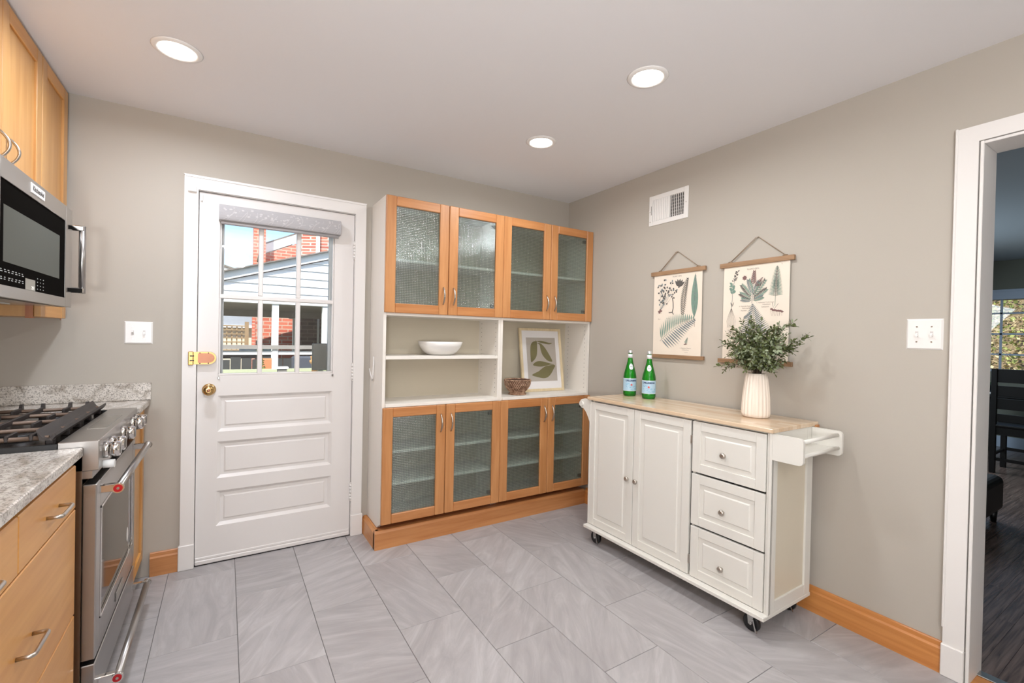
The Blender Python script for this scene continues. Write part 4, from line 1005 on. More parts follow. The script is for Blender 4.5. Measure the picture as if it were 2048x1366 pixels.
def c2(B_, lens, frond, txt):
    txt('PLANT GEN.', .47, 1.375, .034)
    txt('12', .89, 1.40, .02)
    strip(B_['s'], [(.14, .80), (.15, .93), (.15, 1.1), (.19, 1.26)], .006)
    for k in range(16): lens('d', (.17+k*.004+rp.uniform(-.01, .01), 1.21+k*.010), rp.choice((.4, 2.4))+rp.uniform(-.3, .3), .035, .018)
    for k in range(16): lens('g', (.15, 1.02+k*.010), rp.choice((.6, 2.5))+rp.uniform(-.4, .4), .06, .028, .0001)
    for k in range(8): strip(B_['d'], [(.14, .80), (.14+(k-3.5)*.012, .70), (.14+(k-3.5)*.020, .60), (.14+(k-3.5)*.017, .50)], .0025)
    for a in (1.2, 1.9): lens('d', (.15, .82), a, .08, .012)
    for k in range(7): lens('b', (.34, 1.25), k*.9, .04, .03)
    # central fern
    strip(B_['s'], [(.46, .86), (.47, 1.05), (.48, 1.3)], .006)
    frond((.47, 1.12), (.49, 1.345), 9, .09, .028, 'b', env=lambda s: 1-s*.6, ang=.7)
    frond((.50, 1.10), (.62, 1.24), 8, .06, .022, 'b', ang=.8)
    for (bx, by, tx, ty) in ((.46, .95, .29, 1.15), (.46, .92, .27, 1.02), (.46, .90, .30, .93), (.47, .95, .66, 1.20), (.47, .92, .68, 1.06), (.47, .90, .62, .95), (.465, 1.0, .40, 1.22), (.47, .98, .56, 1.18)):
        frond((bx, by), (tx, ty), 10, .075, .016, rp.choice('ds'), 'g', env=lambda s: .5+.5*math.sin(PI*s), ang=.75, sw=.003)
    # right fern
    strip(B_['g'], [(.80, .80), (.805, .95)], .006)
    frond((.805, .94), (.825, 1.38), 26, .115, .016, 'g', 'g', env=lambda s: (1-s)**.55, ang=1.45, sw=.006)
    frond((.805, .94), (.825, 1.36), 26, .06, .008, 'd', env=lambda s: (1-s)**.55, ang=1.45)
    strip(B_['d'], [(.78, .78), (.76, .86)], .004); strip(B_['d'], [(.79, .76), (.85, .84)], .004)
    for k in range(7): lens('b', (.73+k*.025, .76-k*.006), -.2+rp.uniform(-.3, .3), .05, .03, .0001)
    for k in range(9): strip(B_['b'], [(.74+k*.02, .74), (.74+k*.02+rp.uniform(-.02, .02), .66)], .002)
    frond((.53, .30), (.47, .86), 20, .30, .028, 's', 's', env=lambda s: (1-s)**.9, ang=1.2)
    frond((.33, .62), (.47, .745), 9, .045, .018, 's', ang=.7)
    for (x, y, s_) in ((.36, .82, '2. Osmunda Regalis'), (.38, .79, 'Pteris aquilina'), (.34, .755, 'Aspidium'), (.66, .865, '3. Asplenium Trichomanes'), (.68, .835, 'Polystichum'), (.66, .80, 'Cystopteris'), (.14, .455, '1. Botrychium'), (.16, .425, 'Ophioglossum')): txt(s_, x, y, .024)
    txt('Hymenophyllum Tunbridgense', .45, .10, .020); txt('Trichomanes', .45, .07, .018)
poster(.940, 1.3045, 1.205, 1.729, 'fern poster on a wooden hanger, the left one, behind the green bottles', c1, (1.110, 1.868), .987, 1.274)
poster(1.446, 1.8095, 1.200, 1.724, 'fern poster on a wooden hanger, the right one, partly behind the greenery', c2, (1.630, 1.870), 1.482, 1.784)

# ================================================================== left side: upper cabinets, microwave, range, base cabinets
Ml = lambda u, v, w: (XL+w, u, v)       # u = world y, w = distance from the left wall
def shaker(nm, parent, y0, y1, z0, z1, w0, mats=(mapv, mapy), sw=.058, handle=None, flat=False, th=.020):
    m = MB(Ml)
    if flat: m.box(y0, y1, z0, z1, w0, w0+th, .0025)
    else:
        m.frame(y0, y1, z0, z1, w0, w0+th, sw, sw, sw, .002, (0, 1)); m.box(y0+sw-.001, y1-sw+.001, z0+sw-.001, z1-sw+.001, w0+.003, w0+.011)
    return m.build(nm, list(mats), parent)
FX = 3.43-3.096   # upper face distance from wall .334
U1 = thing('wall_cabinet', 'narrow tall maple wall cabinet in the corner, right of the microwave', 'cabinet', (XL+.16, -.2, 1.34))
m = MB(Ml); m.box(-.385, -.002, 1.345, 2.432, .001, FX-.021); m.build('carcass', mapv, U1)
m = MB(Ml); m.box(-.386, -.366, 1.338, 2.432, FX-.045, FX-.0215); m.box(-.022, -.001, 1.338, 2.432, FX-.0215, FX-.021); m.build('face_frame', mapd, U1)
shaker('door', U1, -.383, -.030, 1.345, 2.425, FX-.020)
U2 = thing('wall_cabinet', 'maple double-door wall cabinet above the microwave', 'cabinet', (XL+.16, -.77, 1.82), 0)
m = MB(Ml); m.box(-1.152, -.3875, 1.812, 2.432, .001, FX-.021); m.build('carcass', mapv, U2)
for (a, b, hy) in ((-.785, -.391, -.745), (-1.150, -.789, -.829)):
    d = shaker('door', U2, a, b, 1.815, 2.425, FX-.020)
    m = MB(Ml); n = 12; pts = [(hy, 1.862+.096*(k/n), FX+.002+.030*math.sin(PI*k/n)**.8) for k in range(n+1)]
    m.tube(pts, .0048, 8); m.build('handle', satin, d)
U3 = thing('wall_cabinet', 'maple wall cabinet left of the microwave, beyond the frame edge', 'cabinet', (XL+.16, -1.5, 1.34))
m = MB(Ml); m.box(-1.95, -1.154, 1.345, 2.432, .001, FX-.021); m.build('carcass', mapv, U3)
for (a, b) in ((-1.55, -1.156), (-1.948, -1.553)): shaker('door', U3, a, b, 1.345, 2.425, FX-.020)

# microwave
MW = thing('microwave', 'stainless over-range microwave with black glass door under the maple cabinet', 'microwave', (XL+.2, -.77, 1.385))
WF = 3.43-3.000
m = MB(Ml); m.box(-1.150, -.390, 1.392, 1.8105, .002, WF-.035, .002); m.build('body', steel, MW)
m = MB(Ml); m.box(-1.148, -.392, 1.388, 1.3925, .02, WF-.02); m.box(-.96, -.58, 1.3845, 1.3885, .10, .30); m.build('underside_filter', zinc, MW)
m = MB(Ml); z0, z1 = 1.388, 1.800; gy0, gy1, gz0_, gz1_ = -1.12, -.475, 1.424, 1.738
m.box(-1.150, gy0, z0, z1, WF-.034, WF, .002); m.box(gy1, -.390, z0, z1, WF-.034, WF, .002); m.box(gy0, gy1, gz1_, z1, WF-.034, WF-.0003, .001); m.box(gy0, gy1, z0, gz0_, WF-.034, WF-.0003, .001)
m.build('door_frame', steel, MW)
m = MB(Ml); m.box(gy0-.002, gy1+.002, gz0_-.002, gz1_+.002, WF-.03, WF-.004); gd = m.build('door_glass', blackglass, MW)
m = MB(Ml); m.box(-1.085, -.545, 1.495, 1.665, WF-.005, WF-.0035); m.build('window', mwglass, gd)
m = MB(Ml); m.box(-.905, -.815, 1.425, 1.462, WF-.005, WF-.0030); m.build('display', lcd, gd)
Mlt = lambda u, v, w: (XL+w, u, v)
m = MB(Mlt); add_text(m, '2:01', -.838, 1.434, .016, WF-.0026, .0003); m.build('clock_digits', lcdw, gd)
m = MB(Mlt); rm = random.Random(4)
for r_, z in ((0, 1.470), (1, 1.464), (2, 1.447), (3, 1.441)):
    for k in range(7):
        y = -1.105+k*.028+rm.uniform(-.003, .003); L = rm.uniform(.010, .018)
        m.flat([(y, z), (y+L, z), (y+L, z+.0026), (y, z+.0026)], WF-.0034)
for k in range(3):
    for q in range(4):
        y = -.795+k*.03; z = 1.433+q*.012; m.flat([(y, z), (y+.008, z), (y+.008, z+.003), (y, z+.003)], WF-.0034)
m.build('key_legends', white_print, gd)['kind'] = 'stuff'
m = MB(Ml); m.box(-.882, -.748, 1.752, 1.786, WF-.001, WF+.003, .001); bd = m.build('badge', plate_m, MW)
m = MB(Mlt); add_text(m, 'KitchenAid', -.815, 1.769, .024, WF+.0034, .0005); m.build('badge_text', blackm, bd)
m = MB(Ml); hy = -.452
for z in (1.458, 1.716): m.box(hy-.012, hy+.012, z-.011, z+.011, WF, WF+.052, .003)
m.build_each('handle_post', chrome, MW)
m = MB(Ml); m.cyl((hy, 1.447, WF+.045), (hy, 1.727, WF+.045), .0115, 18); m.build('handle', steel, MW)

# range
RG = thing('gas_range', 'stainless gas range with black grates and chrome knobs', 'stove', (XL+.33, -.685, 0))
ry0, ry1 = -1.063, -.308
m = MB(Ml); m.box(ry0, ry1, .085, .915, .01, 3.43-2.828); m.build('body', steeld, RG)
m = MB(Ml); m.box(ry0+.02, ry1-.02, .0, .085, .06, .56); m.build('toe_base', blackm, RG)
PX = 3.43-2.787
m = MB(Ml); m.box(ry0, ry1, .838, .9365, .543, PX, .002); m.box(ry0+.002, ry1-.002, .812, .838, .55, PX-.016, .001); cp = m.build('control_panel', steel, RG)
m = MB(Ml); m.box(-.83, -.52, .9366, .9373, PX-.075, PX-.02); m.build('touch_plate', P('touch_panel', (158, 154, 148), .25, .9), cp)
m = MB(Ml); m.box(ry0+.003, ry1-.003, .915, .922, .01, .542); m.build('cooktop', P('black_enamel', (44, 40, 37), .2), RG)
m = MB(Ml); m.box(ry0, ry0+.012, .915, .932, .01, .542); m.box(ry1-.012, ry1, .915, .932, .01, .542); m.box(ry0+.012, ry1-.012, .915, .936, .01, .04); m.build('cooktop_rim', blackm, RG)
# knobs
for ky in (-.985, -.895, -.69, -.475, -.385):
    m = MB(lambda u, v, w: Ml(u, v, PX+w))
    def kn_ring(m, r0_, r1_, w0, w1, seg=24): m.add([(ky+r*math.cos(2*PI*k/seg), .888+r*math.sin(2*PI*k/seg), ww) for (r, ww) in ((r0_, w0), (r1_, w1)) for k in range(seg)], [(k, (k+1) % seg, seg+(k+1) % seg, seg+k) for k in range(seg)]+[list(range(seg))[::-1], [seg+k for k in range(seg)]], [True]*seg+[False]*2)
    kn_ring(m, .029, .028, 0, .014); kn_ring(m, .024, .024, .014, .042); kn_ring(m, .026, .025, .018, .040)
    kk = m.build('knob', chrome, cp)
    m = MB(lambda u, v, w: Ml(u, v, PX+w)); m.box(ky-.003, ky+.003, .870, .908, .042, .046, .001); m.build('knob_pointer', steel, kk)
m = MB(Ml); m.cyl((-1.0, .842, PX+.0), (-1.0, .842, PX+.030), .014, 18); m.build('probe_cap', P('clear_plastic', (226, 228, 228), .1), cp)
# oven door
DX = 3.43-2.792
m = MB(Ml); wy0, wy1, wz0, wz1 = -1.000, -.372, .318, .700
m.box(ry0+.002, wy0, .215, .792, .603, DX, .003); m.box(wy1, ry1-.002, .215, .792, .603, DX, .003); m.box(wy0, wy1, wz1, .792, .603, DX-.0003, .001); m.box(wy0, wy1, .215, wz0, .603, DX-.0003, .001)
od = m.build('oven_door', steel, RG)
m = MB(Ml); m.box(wy0-.003, wy1+.003, wz0-.003, wz1+.003, .606, DX-.005); m.build('oven_window', greyglass, od)
m = MB(Ml)
for (a, b, c, d) in ((wy0, wy1, wz0, wz0+.007), (wy0, wy1, wz1-.007, wz1), (wy0, wy0+.007, wz0, wz1), (wy1-.007, wy1, wz0, wz1)): m.box(a, b, c, d, DX-.005, DX+.003, .001)
m.build('window_trim', chrome, od)
m = MB(Ml); m.box(-.735, -.600, .240, .275, DX, DX+.004, .001); b2 = m.build('badge', steel, od)
m = MB(Ml); m.box(-.727, -.608, .247, .268, DX+.004, DX+.0045); m.build('badge_inlay', lcd, b2)
m = MB(Ml)   # round sticker inside the window
m.add([(-.455+.020*math.cos(2*PI*k/20), .40+.032*math.sin(2*PI*k/20), DX-.0045) for k in range(20)], [list(range(20))]); m.build('sticker', plate_m, od)
def bar(parent, z, y0, y1, wx):
    m = MB(Ml); m.cyl((y0, z, wx), (y1, z, wx), .0125, 20); h = m.build('handle_bar', steel, parent)
    for y, lab in ((y0, 1), (y1, 0)):
        s_ = -1 if lab else 1
        m = MB(Ml); m.box(y+.012*(-s_)-.010, y+.012*(-s_)+.010, z-.013, z+.013, DX-.002, wx, .002); m.cyl((y-.0*s_, z, wx), (y+.008*s_, z, wx), .0165, 22); m.build('bar_bracket', chrome, h)
        m = MB(Ml); m.cyl((y+.008*s_, z, wx), (y+.0095*s_, z, wx), .0125, 20); m.build('red_medallion', red_m, h)
        m = MB(Ml); m.cyl((y+.0095*s_, z, wx), (y+.0105*s_, z, wx), .0042, 12); m.build('medallion_centre', satin, h)
bar(od, .764, -1.030, -.340, 3.43-2.742)
m = MB(Ml); m.box(ry0+.002, ry1-.002, .060, .200, .603, DX, .003); dw = m.build('drawer', steel, RG)
bar(dw, .118, -1.030, -.340, 3.43-2.738)
m = MB(Ml); m.box(ry0+.004, ry1-.004, .2, .215, .56, .602); m.box(ry0+.004, ry1-.004, .793, .811, .56, .602); m.build_each('seam_strip', blackm, RG)
# grates
GR = []
gz = .955
m = MB(Ml)
for y in (-1.022, -.855, -.68, -.51, -.352): m.cyl((y, gz-.006, .05), (y, gz-.006, .515), .0075, 8)
m.cyl((-1.03, gz-.008, .05), (-.345, gz-.008, .05), .0075, 8)
m.build('grate_bars', ironb, RG)
for (wx) in (.12, .185, .27, .335, .42, .475):
    segs = [(-1.03, -.345)] if wx in (.185, .335) else [(-1.03, -.95), (-.80, -.72), (-.64, -.56), (-.44, -.345)]
    for (a, b) in segs:
        m = MB(Ml); m.box(a, b, gz-.012, gz+.008, wx-.005, wx+.005, .002); m.build('grate_finger', iron, RG)
    m = MB(Ml); m.add([(-.362, gz-.012, wx-.005), (-.330, gz-.012, wx-.005), (-.330, gz+.022, wx-.005), (-.345, gz+.022, wx-.005), (-.362, gz-.012, wx+.005), (-.330, gz-.012, wx+.005), (-.330, gz+.022, wx+.005), (-.345, gz+.022, wx+.005)], [(0, 1, 2, 3), (7, 6, 5, 4)]+[(k, (k+1) % 4, 4+(k+1) % 4, 4+k) for k in range(4)])
    m.build('grate_finger', iron, RG)
# concave front rail of the grates
m = MB(Ml); n = 9; wc = .512
outer = [(wc-.022+.044*k/n, gz+.026-.030*math.sin(PI*min(1, (k/n)*1.08)*.80)+(-.002 if k < n else .004)) for k in range(n+1)]
poly = [(p[0], p[1]) for p in outer]+[(wc+.023, gz+.002), (wc+.014, gz-.012), (wc-.014, gz-.010)]
m.add([(y, p[1], p[0]) for y in (-1.045, -.322) for p in poly], [list(range(len(poly))), [len(poly)+i for i in range(len(poly))][::-1]]+[(i, (i+1) % len(poly), len(poly)+(i+1) % len(poly), len(poly)+i) for i in range(len(poly))])
m.build('grate_rail', iron, RG)
m = MB(Ml)
for y in (-1.0, -.84, -.69, -.53, -.36): m.box(y-.012, y+.012, .922, gz-.013, wc-.01, wc+.012, .003); m.box(y-.01, y+.01, .922, gz-.013, .045, .06, .002)
m.build_each('grate_foot', iron, RG)
for (y, wx, r) in ((-.87, .40, .045), (-.87, .16, .035), (-.50, .40, .038), (-.50, .16, .035), (-.685, .28, .04)):
    m = MB(Ml); m.cyl((y, .922, wx), (y, .932, wx), r, 24); m.cyl((y, .932, wx), (y, .942, wx), r*.8, 24) if False else None
    m2 = MB(); m2.lathe([(0, 0), (r+.012, 0), (r+.010, .006), (r, .010), (r, .018), (r-.006, .021), (0, .021)], (XL+wx, y, .922), 28); m2.build('burner', blackm, RG)

# countertops, backsplash
CF = 3.43-2.825
m = MB(Ml); m.box(-3.35, -1.068, .887, .917, .001, CF, .003); tag(m.build('countertop', granite_m), 'speckled granite countertop left of the gas range', 'countertop')
m = MB(Ml); m.box(-.304, -.001, .905, .934, .001, 3.43-2.775, .003); tag(m.build('countertop', granite_m), 'narrow granite countertop strip between the range and the back wall', 'countertop')
m = MB(); m.box(XL+.001, -2.768, -.021, -.001, .9345, 1.024, .002); tag(m.build('backsplash', granite_m), 'low granite backsplash on the back wall behind the range', 'backsplash')
# base cabinets
BF = 3.43-2.830
BC = thing('base_cabinet', 'maple drawer base cabinet left of the gas range', 'cabinet', (XL+.3, -1.6, 0))
m = MB(Ml); m.box(-2.060, -1.122, .10, .8865, .001, BF-.021); m.box(-2.06, -1.122, 0, .10, .001, BF-.09); m.build('carcass', mapv, BC)
def dpull(parent, y, z, w0, L=.105):
    m = MB(Ml); r = .0048; h = .030
    pts = [(y-L/2, z, w0)]+[(y-L/2+.010-.010*math.cos(t), z, w0+h-.010+.010*math.sin(t)) for t in [k*PI/8 for k in range(5)]]+[(y+L/2-.010+.010*math.sin(t), z, w0+h-.010+.010*math.cos(t)) for t in [k*PI/8 for k in range(5)]]+[(y+L/2, z, w0)]
    m.tube(pts, r, 10); m.build('handle', satin, parent)
for (a, b, z0, z1, hy2, hz2) in ((-1.587, -1.124, .742, .875, -1.345, .803), (-2.055, -1.591, .742, .875, -1.82, .803), (-2.055, -1.124, .410, .738, -1.545, .555), (-2.055, -1.124, .105, .406, -1.545, .27)):
    d = shaker('drawer', BC, a, b, z0, z1, BF-.020, mats=(mapy, mapy), flat=True); dpull(d, hy2, hz2, BF)
BC2 = thing('base_cabinet', 'maple base cabinet further left along the wall, beyond the frame edge', 'cabinet', (XL+.3, -2.7, 0))
m = MB(Ml); m.box(-3.340, -2.064, .10, .8865, .001, BF-.021); m.box(-3.34, -2.064, 0, .10, .001, BF-.09); m.build('carcass', mapv, BC2)
for k in range(3): d = shaker('door', BC2, -3.337+k*.4245, -3.337+k*.4245+.42, .105, .875, BF-.020); dpull(d, -3.337+k*.4245+.21, .84, BF)
m = MB(Ml); m.box(-1.121, -1.066, .0, .886, .001, .42); tag(m.build('gap_shade_block', dark_m), 'black block standing in for the shade in the gap between the drawer cabinet and the gas range', 'panel')  # black block painted as the shade inside the open gap
BN = thing('base_cabinet', 'narrow maple base cabinet between the gas range and the back wall', 'cabinet', (XL+.3, -.15, 0))
B2 = 3.43-2.795
m = MB(Ml); m.box(-.303, -.002, .10, .9045, .001, B2-.021); m.box(-.303, -.002, 0, .10, .001, B2-.09); m.build('carcass', mapd, BN)
shaker('door', BN, -.300, -.006, .105, .890, B2-.020, sw=.05)

# recessed lamps
for (lx, ly) in LAMPS_SEEN+LAMPS_REST:
    i = (LAMPS_SEEN+LAMPS_REST).index((lx, ly))
    lab = ['round recessed ceiling lamp above the half-glass door', 'round recessed ceiling lamp nearest the viewer, right of centre', 'smaller-looking round recessed ceiling lamp in front of the glass cabinets',
           'recessed ceiling lamp above the range side behind the viewer', 'recessed ceiling lamp beside the dark doorway, out of view', 'recessed ceiling lamp at the rear left, out of view', 'recessed ceiling lamp at the rear right, out of view'][i]
    t = thing('recessed_lamp', lab, 'ceiling lamp', (lx, ly, H), 0, 'recessed ceiling lamps')
    m = MB(); n = 48
    m.lathe([(.0655, -.0005), (.0655, -.006), (.072, -.008), (.084, -.004), (.088, -.0005)], (lx, ly, H), n); m.build('trim_ring', lamp_trim, t)
    m = MB(); m.lathe([(0, -.0004), (.0650, -.0004), (.0650, -.0050), (0, -.0060)], (lx, ly, H), n); m.build('lens', lamp_m, t)

# ================================================================== dining room
dx0, dx1, dy0, dy1 = .145, 6.2, -5.2, -.3
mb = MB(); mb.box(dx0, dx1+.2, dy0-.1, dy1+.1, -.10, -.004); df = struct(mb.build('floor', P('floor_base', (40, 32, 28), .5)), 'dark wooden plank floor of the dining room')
pr = random.Random(8); yk = -2.951
while yk < -.36:
    x = dx0+.001-pr.uniform(0, .8); 
    while x < dx1:
        L = pr.uniform(.9, 1.6); x0, x1 = max(x, dx0+.001), min(x+L, dx1)
        if x1-x0 > .02 and (yk < -1.0):
            mb = MB(); mb.box(x0+.0005, x1-.0005, yk+.0006, yk+.0565, -.004, 0); mb.build('plank', plank_m, df)
        x += L
    yk += .0572
mb = MB(); mb.box(dx0+.001, dx1, dy0, -2.952, -.004, -.0002); mb.box(dx0+.001, dx1, -1.0+.03, dy1, -.004, -.0002); o = mb.build('planks_beyond', plank_m, df); o['kind'] = 'stuff'
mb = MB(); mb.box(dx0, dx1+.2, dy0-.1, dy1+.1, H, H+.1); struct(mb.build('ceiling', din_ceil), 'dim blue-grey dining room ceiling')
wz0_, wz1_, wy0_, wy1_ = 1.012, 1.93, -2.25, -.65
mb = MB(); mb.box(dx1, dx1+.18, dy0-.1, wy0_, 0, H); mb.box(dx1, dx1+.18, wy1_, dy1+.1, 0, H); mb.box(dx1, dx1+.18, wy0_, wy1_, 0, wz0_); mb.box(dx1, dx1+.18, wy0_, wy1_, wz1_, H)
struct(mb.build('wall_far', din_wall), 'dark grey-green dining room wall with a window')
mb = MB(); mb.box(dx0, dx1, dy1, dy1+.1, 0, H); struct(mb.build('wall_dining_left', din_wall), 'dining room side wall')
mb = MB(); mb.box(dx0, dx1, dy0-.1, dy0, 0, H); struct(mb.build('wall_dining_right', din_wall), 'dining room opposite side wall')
mb = MB(); mb.box(dx1-.015, dx1, dy0, dy1, 0, .14, .002); struct(mb.build('baseboard_far', din_trim), 'pale baseboard under the dining room window')
W1 = sempty('window_1', 'multi-pane dining room window looking on to shrubs', (dx1, -1.45, wz0_))
m = MB(); m.box(dx1-.02, dx1+.03, wy0_-.06, wy1_+.06, wz1_, wz1_+.12, .002); m.box(dx1-.028, dx1, wy0_-.07, wy1_+.07, wz1_+.10, wz1_+.13, .002); m.box(dx1-.03, dx1+.1, wy0_-.05, wy1_+.05, wz0_-.03, wz0_, .003)
m.box(dx1-.02, dx1+.02, wy0_-.06, wy0_, wz0_, wz1_); m.box(dx1-.02, dx1+.02, wy1_, wy1_+.06, wz0_, wz1_); m.build('window_frame', din_trim, W1)
ylines = [-1.333+.325*k for k in range(-2, 3)]
for y in ylines:
    if wy0_ < y < wy1_: m = MB(); m.box(dx1+.04, dx1+.065, y-.011, y+.011, wz0_, wz1_); m.build('muntin', din_trim, W1)
for z in (1.75, 1.478, 1.208): m = MB(); m.box(dx1+.04, dx1+.065, wy0_, wy1_, z-.011, z+.011); m.build('muntin', din_trim, W1)
ys = [wy0_]+[y for y in ylines if wy0_ < y < wy1_]+[wy1_]; zz_ = [wz0_, 1.208, 1.478, 1.75, wz1_]
for a, b in zip(ys, ys[1:]):
    for c, d in zip(zz_, zz_[1:]): m = MB(); m.box(dx1+.050, dx1+.053, a+.005, b-.005, c+.005, d-.005); m.build('pane', pane_m, W1)
# slat-back bench
def slat_chair(nm, y0, y1, x, label, cat, grp=None):
    t = thing(nm, label, cat, (x, (y0+y1)/2, 0), 0, grp)
    for y in (y0+.02, y1-.02):
        m = MB(); m.box(x-.022, x+.022, y-.022, y+.022, 0, 1.08, .003); m.build('leg', black_w, t)
        m = MB(); m.box(x+.39, x+.434, y-.022, y+.022, 0, .48, .003); m.build('leg', black_w, t)
    for (a, b) in ((.94, 1.075), (.80, .905), (.665, .775), (.535, .615)):
        m = MB(); m.box(x-.012, x+.012, y0+.04, y1-.04, a, b, .003); m.build('back_slat', black_w, t)
    m = MB(); m.box(x-.02, x+.45, y0, y1, .480, .505, .008, 2); m.build('seat', black_w, t)
    m = MB(); m.box(x-.010, x+.01, y0+.04, y1-.04, .40, .478); m.box(x+.40, x+.42, y0+.04, y1-.04, .40, .478); m.build('apron', black_w, t)
    m = MB()
    for z in (.13,): m.box(x-.01, x+.01, y0+.04, y1-.04, z, z+.03); m.box(x+.40, x+.42, y0+.04, y1-.04, z+.06, z+.09); m.box(x, x+.41, y0+.012, y0+.03, z+.05, z+.075); m.box(x, x+.41, y1-.03, y1-.012, z+.05, z+.075)
    m.build('stretcher', black_w, t)
slat_chair('slat_bench', -3.05, -1.655, 4.33, 'black slat-back bench in the dark dining room', 'bench')
DT = thing('dining_table', 'black dining table below the dining room window', 'table', (5.35, -2.1, 0))
m = MB(); m.box(4.93, 5.75, -3.1, -1.25, .735, .765, .004); m.build('tabletop', black_w, DT)
for (x, y) in ((5.0, -3.0), (5.68, -3.0), (5.0, -1.35), (5.68, -1.35)): m = MB(); m.box(x-.035, x+.035, y-.035, y+.035, 0, .735, .003); m.build('leg', black_w, DT)
m = MB(); m.box(4.98, 5.70, -3.04, -1.31, .65, .734); m.build('apron', black_w, DT)
m = MB(); m.box(5.05, 5.25, -1.75, -1.45, .766, .770); tag(m.build('paper_sheet', plate_m), 'white paper lying on the black dining table', 'paper')
PT = thing('potted_plant', 'small dark green potted plant on the black dining table', 'plant', (5.3, -1.40, .766))
m = MB(); m.lathe([(0, 0), (.045, 0), (.06, .08), (.055, .08), (.05, .06), (0, .06)], (5.3, -1.40, .766), 20); m.build('pot', blackm, PT)
m = MB(); rg2 = random.Random(2)
for k in range(26):
    a = rg2.uniform(0, 2*PI); p = Vector((5.3, -1.40, .83)); d = Vector((math.cos(a), math.sin(a), rg2.uniform(.0, .9))); L = rg2.uniform(.07, .13)
    s_ = d.cross(Vector((0, 0, 1))).normalized()*.022; d.normalize(); m.add([p, p+d*L*.5+s_, p+d*L, p+d*L*.5-s_], [(0, 1, 2, 3)])
m.build('foliage', P('dark_leaf', (40, 62, 34), .5), PT, recalc=False)
SF = thing('ottoman', 'black leather ottoman on the dark plank floor behind the door jamb', 'ottoman', (2.2, -1.75, 0))
m = MB(); m.box(1.85, 2.5, -2.115, -1.35, .085, .345, .045, 4); m.build('cushion', leather, SF)
for (x, y) in ((1.91, -2.07), (2.44, -2.07), (1.91, -1.41), (2.44, -1.41)): m = MB(); m.cyl((x, y, 0), (x, y, .09), .018, 12, .024); m.build('leg', black_w, SF)

# ================================================================== outdoors
mb = MB(); mb.box(-14, 30, .2, 40, -.75, -.6); struct(mb.build('ground', grass_m), 'back yard ground outside')
mb = MB(); mb.box(6.4, 30, -14, .2, -.75, -.6); struct(mb.build('ground', grass_m), 'yard ground outside the dining room')
# porch deck
DK = thing('porch_deck', 'weathered wooden porch deck outside the half-glass door', 'deck', (-2, 1.2, -.05))
for k in range(17):
    m = MB(); m.box(-3.6, -.2, .205+k*.125, .205+k*.125+.119, -.08, -.05); m.build('board', deck_m, DK)
m = MB()
for x in (-3.4, -2.6, -1.8, -1.0, -.4): m.box(x-.04, x+.04, .25, 2.3, -.6, -.081)
m.build('joists', deck_m, DK)
# porch railing
RL = thing('porch_railing', 'grey and white porch railing seen through the lower door panes', 'railing', (-1.9, 2.2, 0))
m = MB(); m.box(-3.6, -.2, 2.17, 2.27, 1.130, 1.168); m.build('cap_rail', out_grey, RL)
m = MB(); m.box(-3.6, -.2, 2.20, 2.24, 1.072, 1.112); m.build('top_rail', out_white, RL)
m = MB(); m.box(-3.6, -.2, 2.18, 2.26, .880, .925); m.build('lower_rail', mould_green, RL)
for x in (-3.5, -2.012, -.5):
    m = MB(); m.box(x-.025, x+.025, 2.19, 2.25, -.05, 1.13); m.build('post', out_white, RL)
NP = thing('stone_post', 'short grey post with flat cap outside the middle lower pane', 'post', (-1.965, 1.95, 0))
m = MB(); m.box(-2.01, -1.93, 1.91, 1.99, -.05, .945); m.build('shaft', out_grey, NP)
m = MB(); m.box(-2.025, -1.915, 1.895, 2.005, .945, .965, .003); m.build('cap', siding_m, NP)
FN = thing('turned_post', 'turned honey-coloured wooden newel post outside the lower right pane', 'post', (-1.665, 2.0, 0))
m = MB(); m.lathe([(0, -.05), (.04, -.05), (.035, .3), (.028, .85), (.030, .98), (.048, 1.00), (.052, 1.02), (.036, 1.03), (.042, 1.05), (.044, 1.065), (0, 1.07)], (-1.665, 2.0, 0), 20); m.build('turning', tan_m, FN)
# neighbouring porch with sided gable
NG = thing('porch_gable', 'white-sided gable of the neighbouring porch with sloping shingled edge', 'porch', (-1.5, 3.6, 0))
x0, x1 = -4.2, 1.6; zr = lambda x: 2.03+(x+2.428)*.3175
zlow = 1.70
k = 0; z = zlow
while z < zr(x1)-.12:
    zt = z+.1035
    xa = max(x0, (z-.11-2.03)/.3175-2.428+.0); xa = x0 if zr(x0)-.11 > zt else -2.428+(zt+.11-2.03)/.3175
    xb2 = -2.428+(z+.11-2.03)/.3175
    pts = [(max(x0, xb2), z), (x1, z), (x1, min(zt, zr(x1)-.1)), (max(x0, min(xa, x1)), zt)]
    m = MB(); n = len(pts); yb = 3.52
    vs = [(p[0], 3.500 if i < 2 else 3.518, p[1]) for i, p in enumerate(pts)]+[(p[0], 3.54, p[1]) for p in pts]
    if xb2 < x1-.05: m.add(vs, [list(range(n)), [n+i for i in range(n)][::-1]]+[(i, (i+1) % n, n+(i+1) % n, n+i) for i in range(n)]); m.build('siding_board', siding_m, NG)
    z = zt; k += 1
m = MB(); m.prism([(x0, zr(x0)-.10), (x1, zr(x1)-.10), (x1, zr(x1)-.005), (x0, zr(x0)-.005)], 'y', 3.46, 3.50); m.build('rake_board', out_white, NG)
m = MB(); m.prism([(x0, zr(x0)-.004), (x1, zr(x1)-.004), (x1, zr(x1)+.012), (x0, zr(x0)+.012)], 'y', 3.40, 6.2); m.build('roof', shingle, NG)
m = MB(); m.box(x0, x1, 3.48, 3.6, zlow-.04, zlow, .002); m.build('trim_board', out_white, NG)
m = MB(); m.box(x0, x1, 3.6, 6.2, zlow-.03, zlow-.01); m.build('soffit', out_dark, NG)
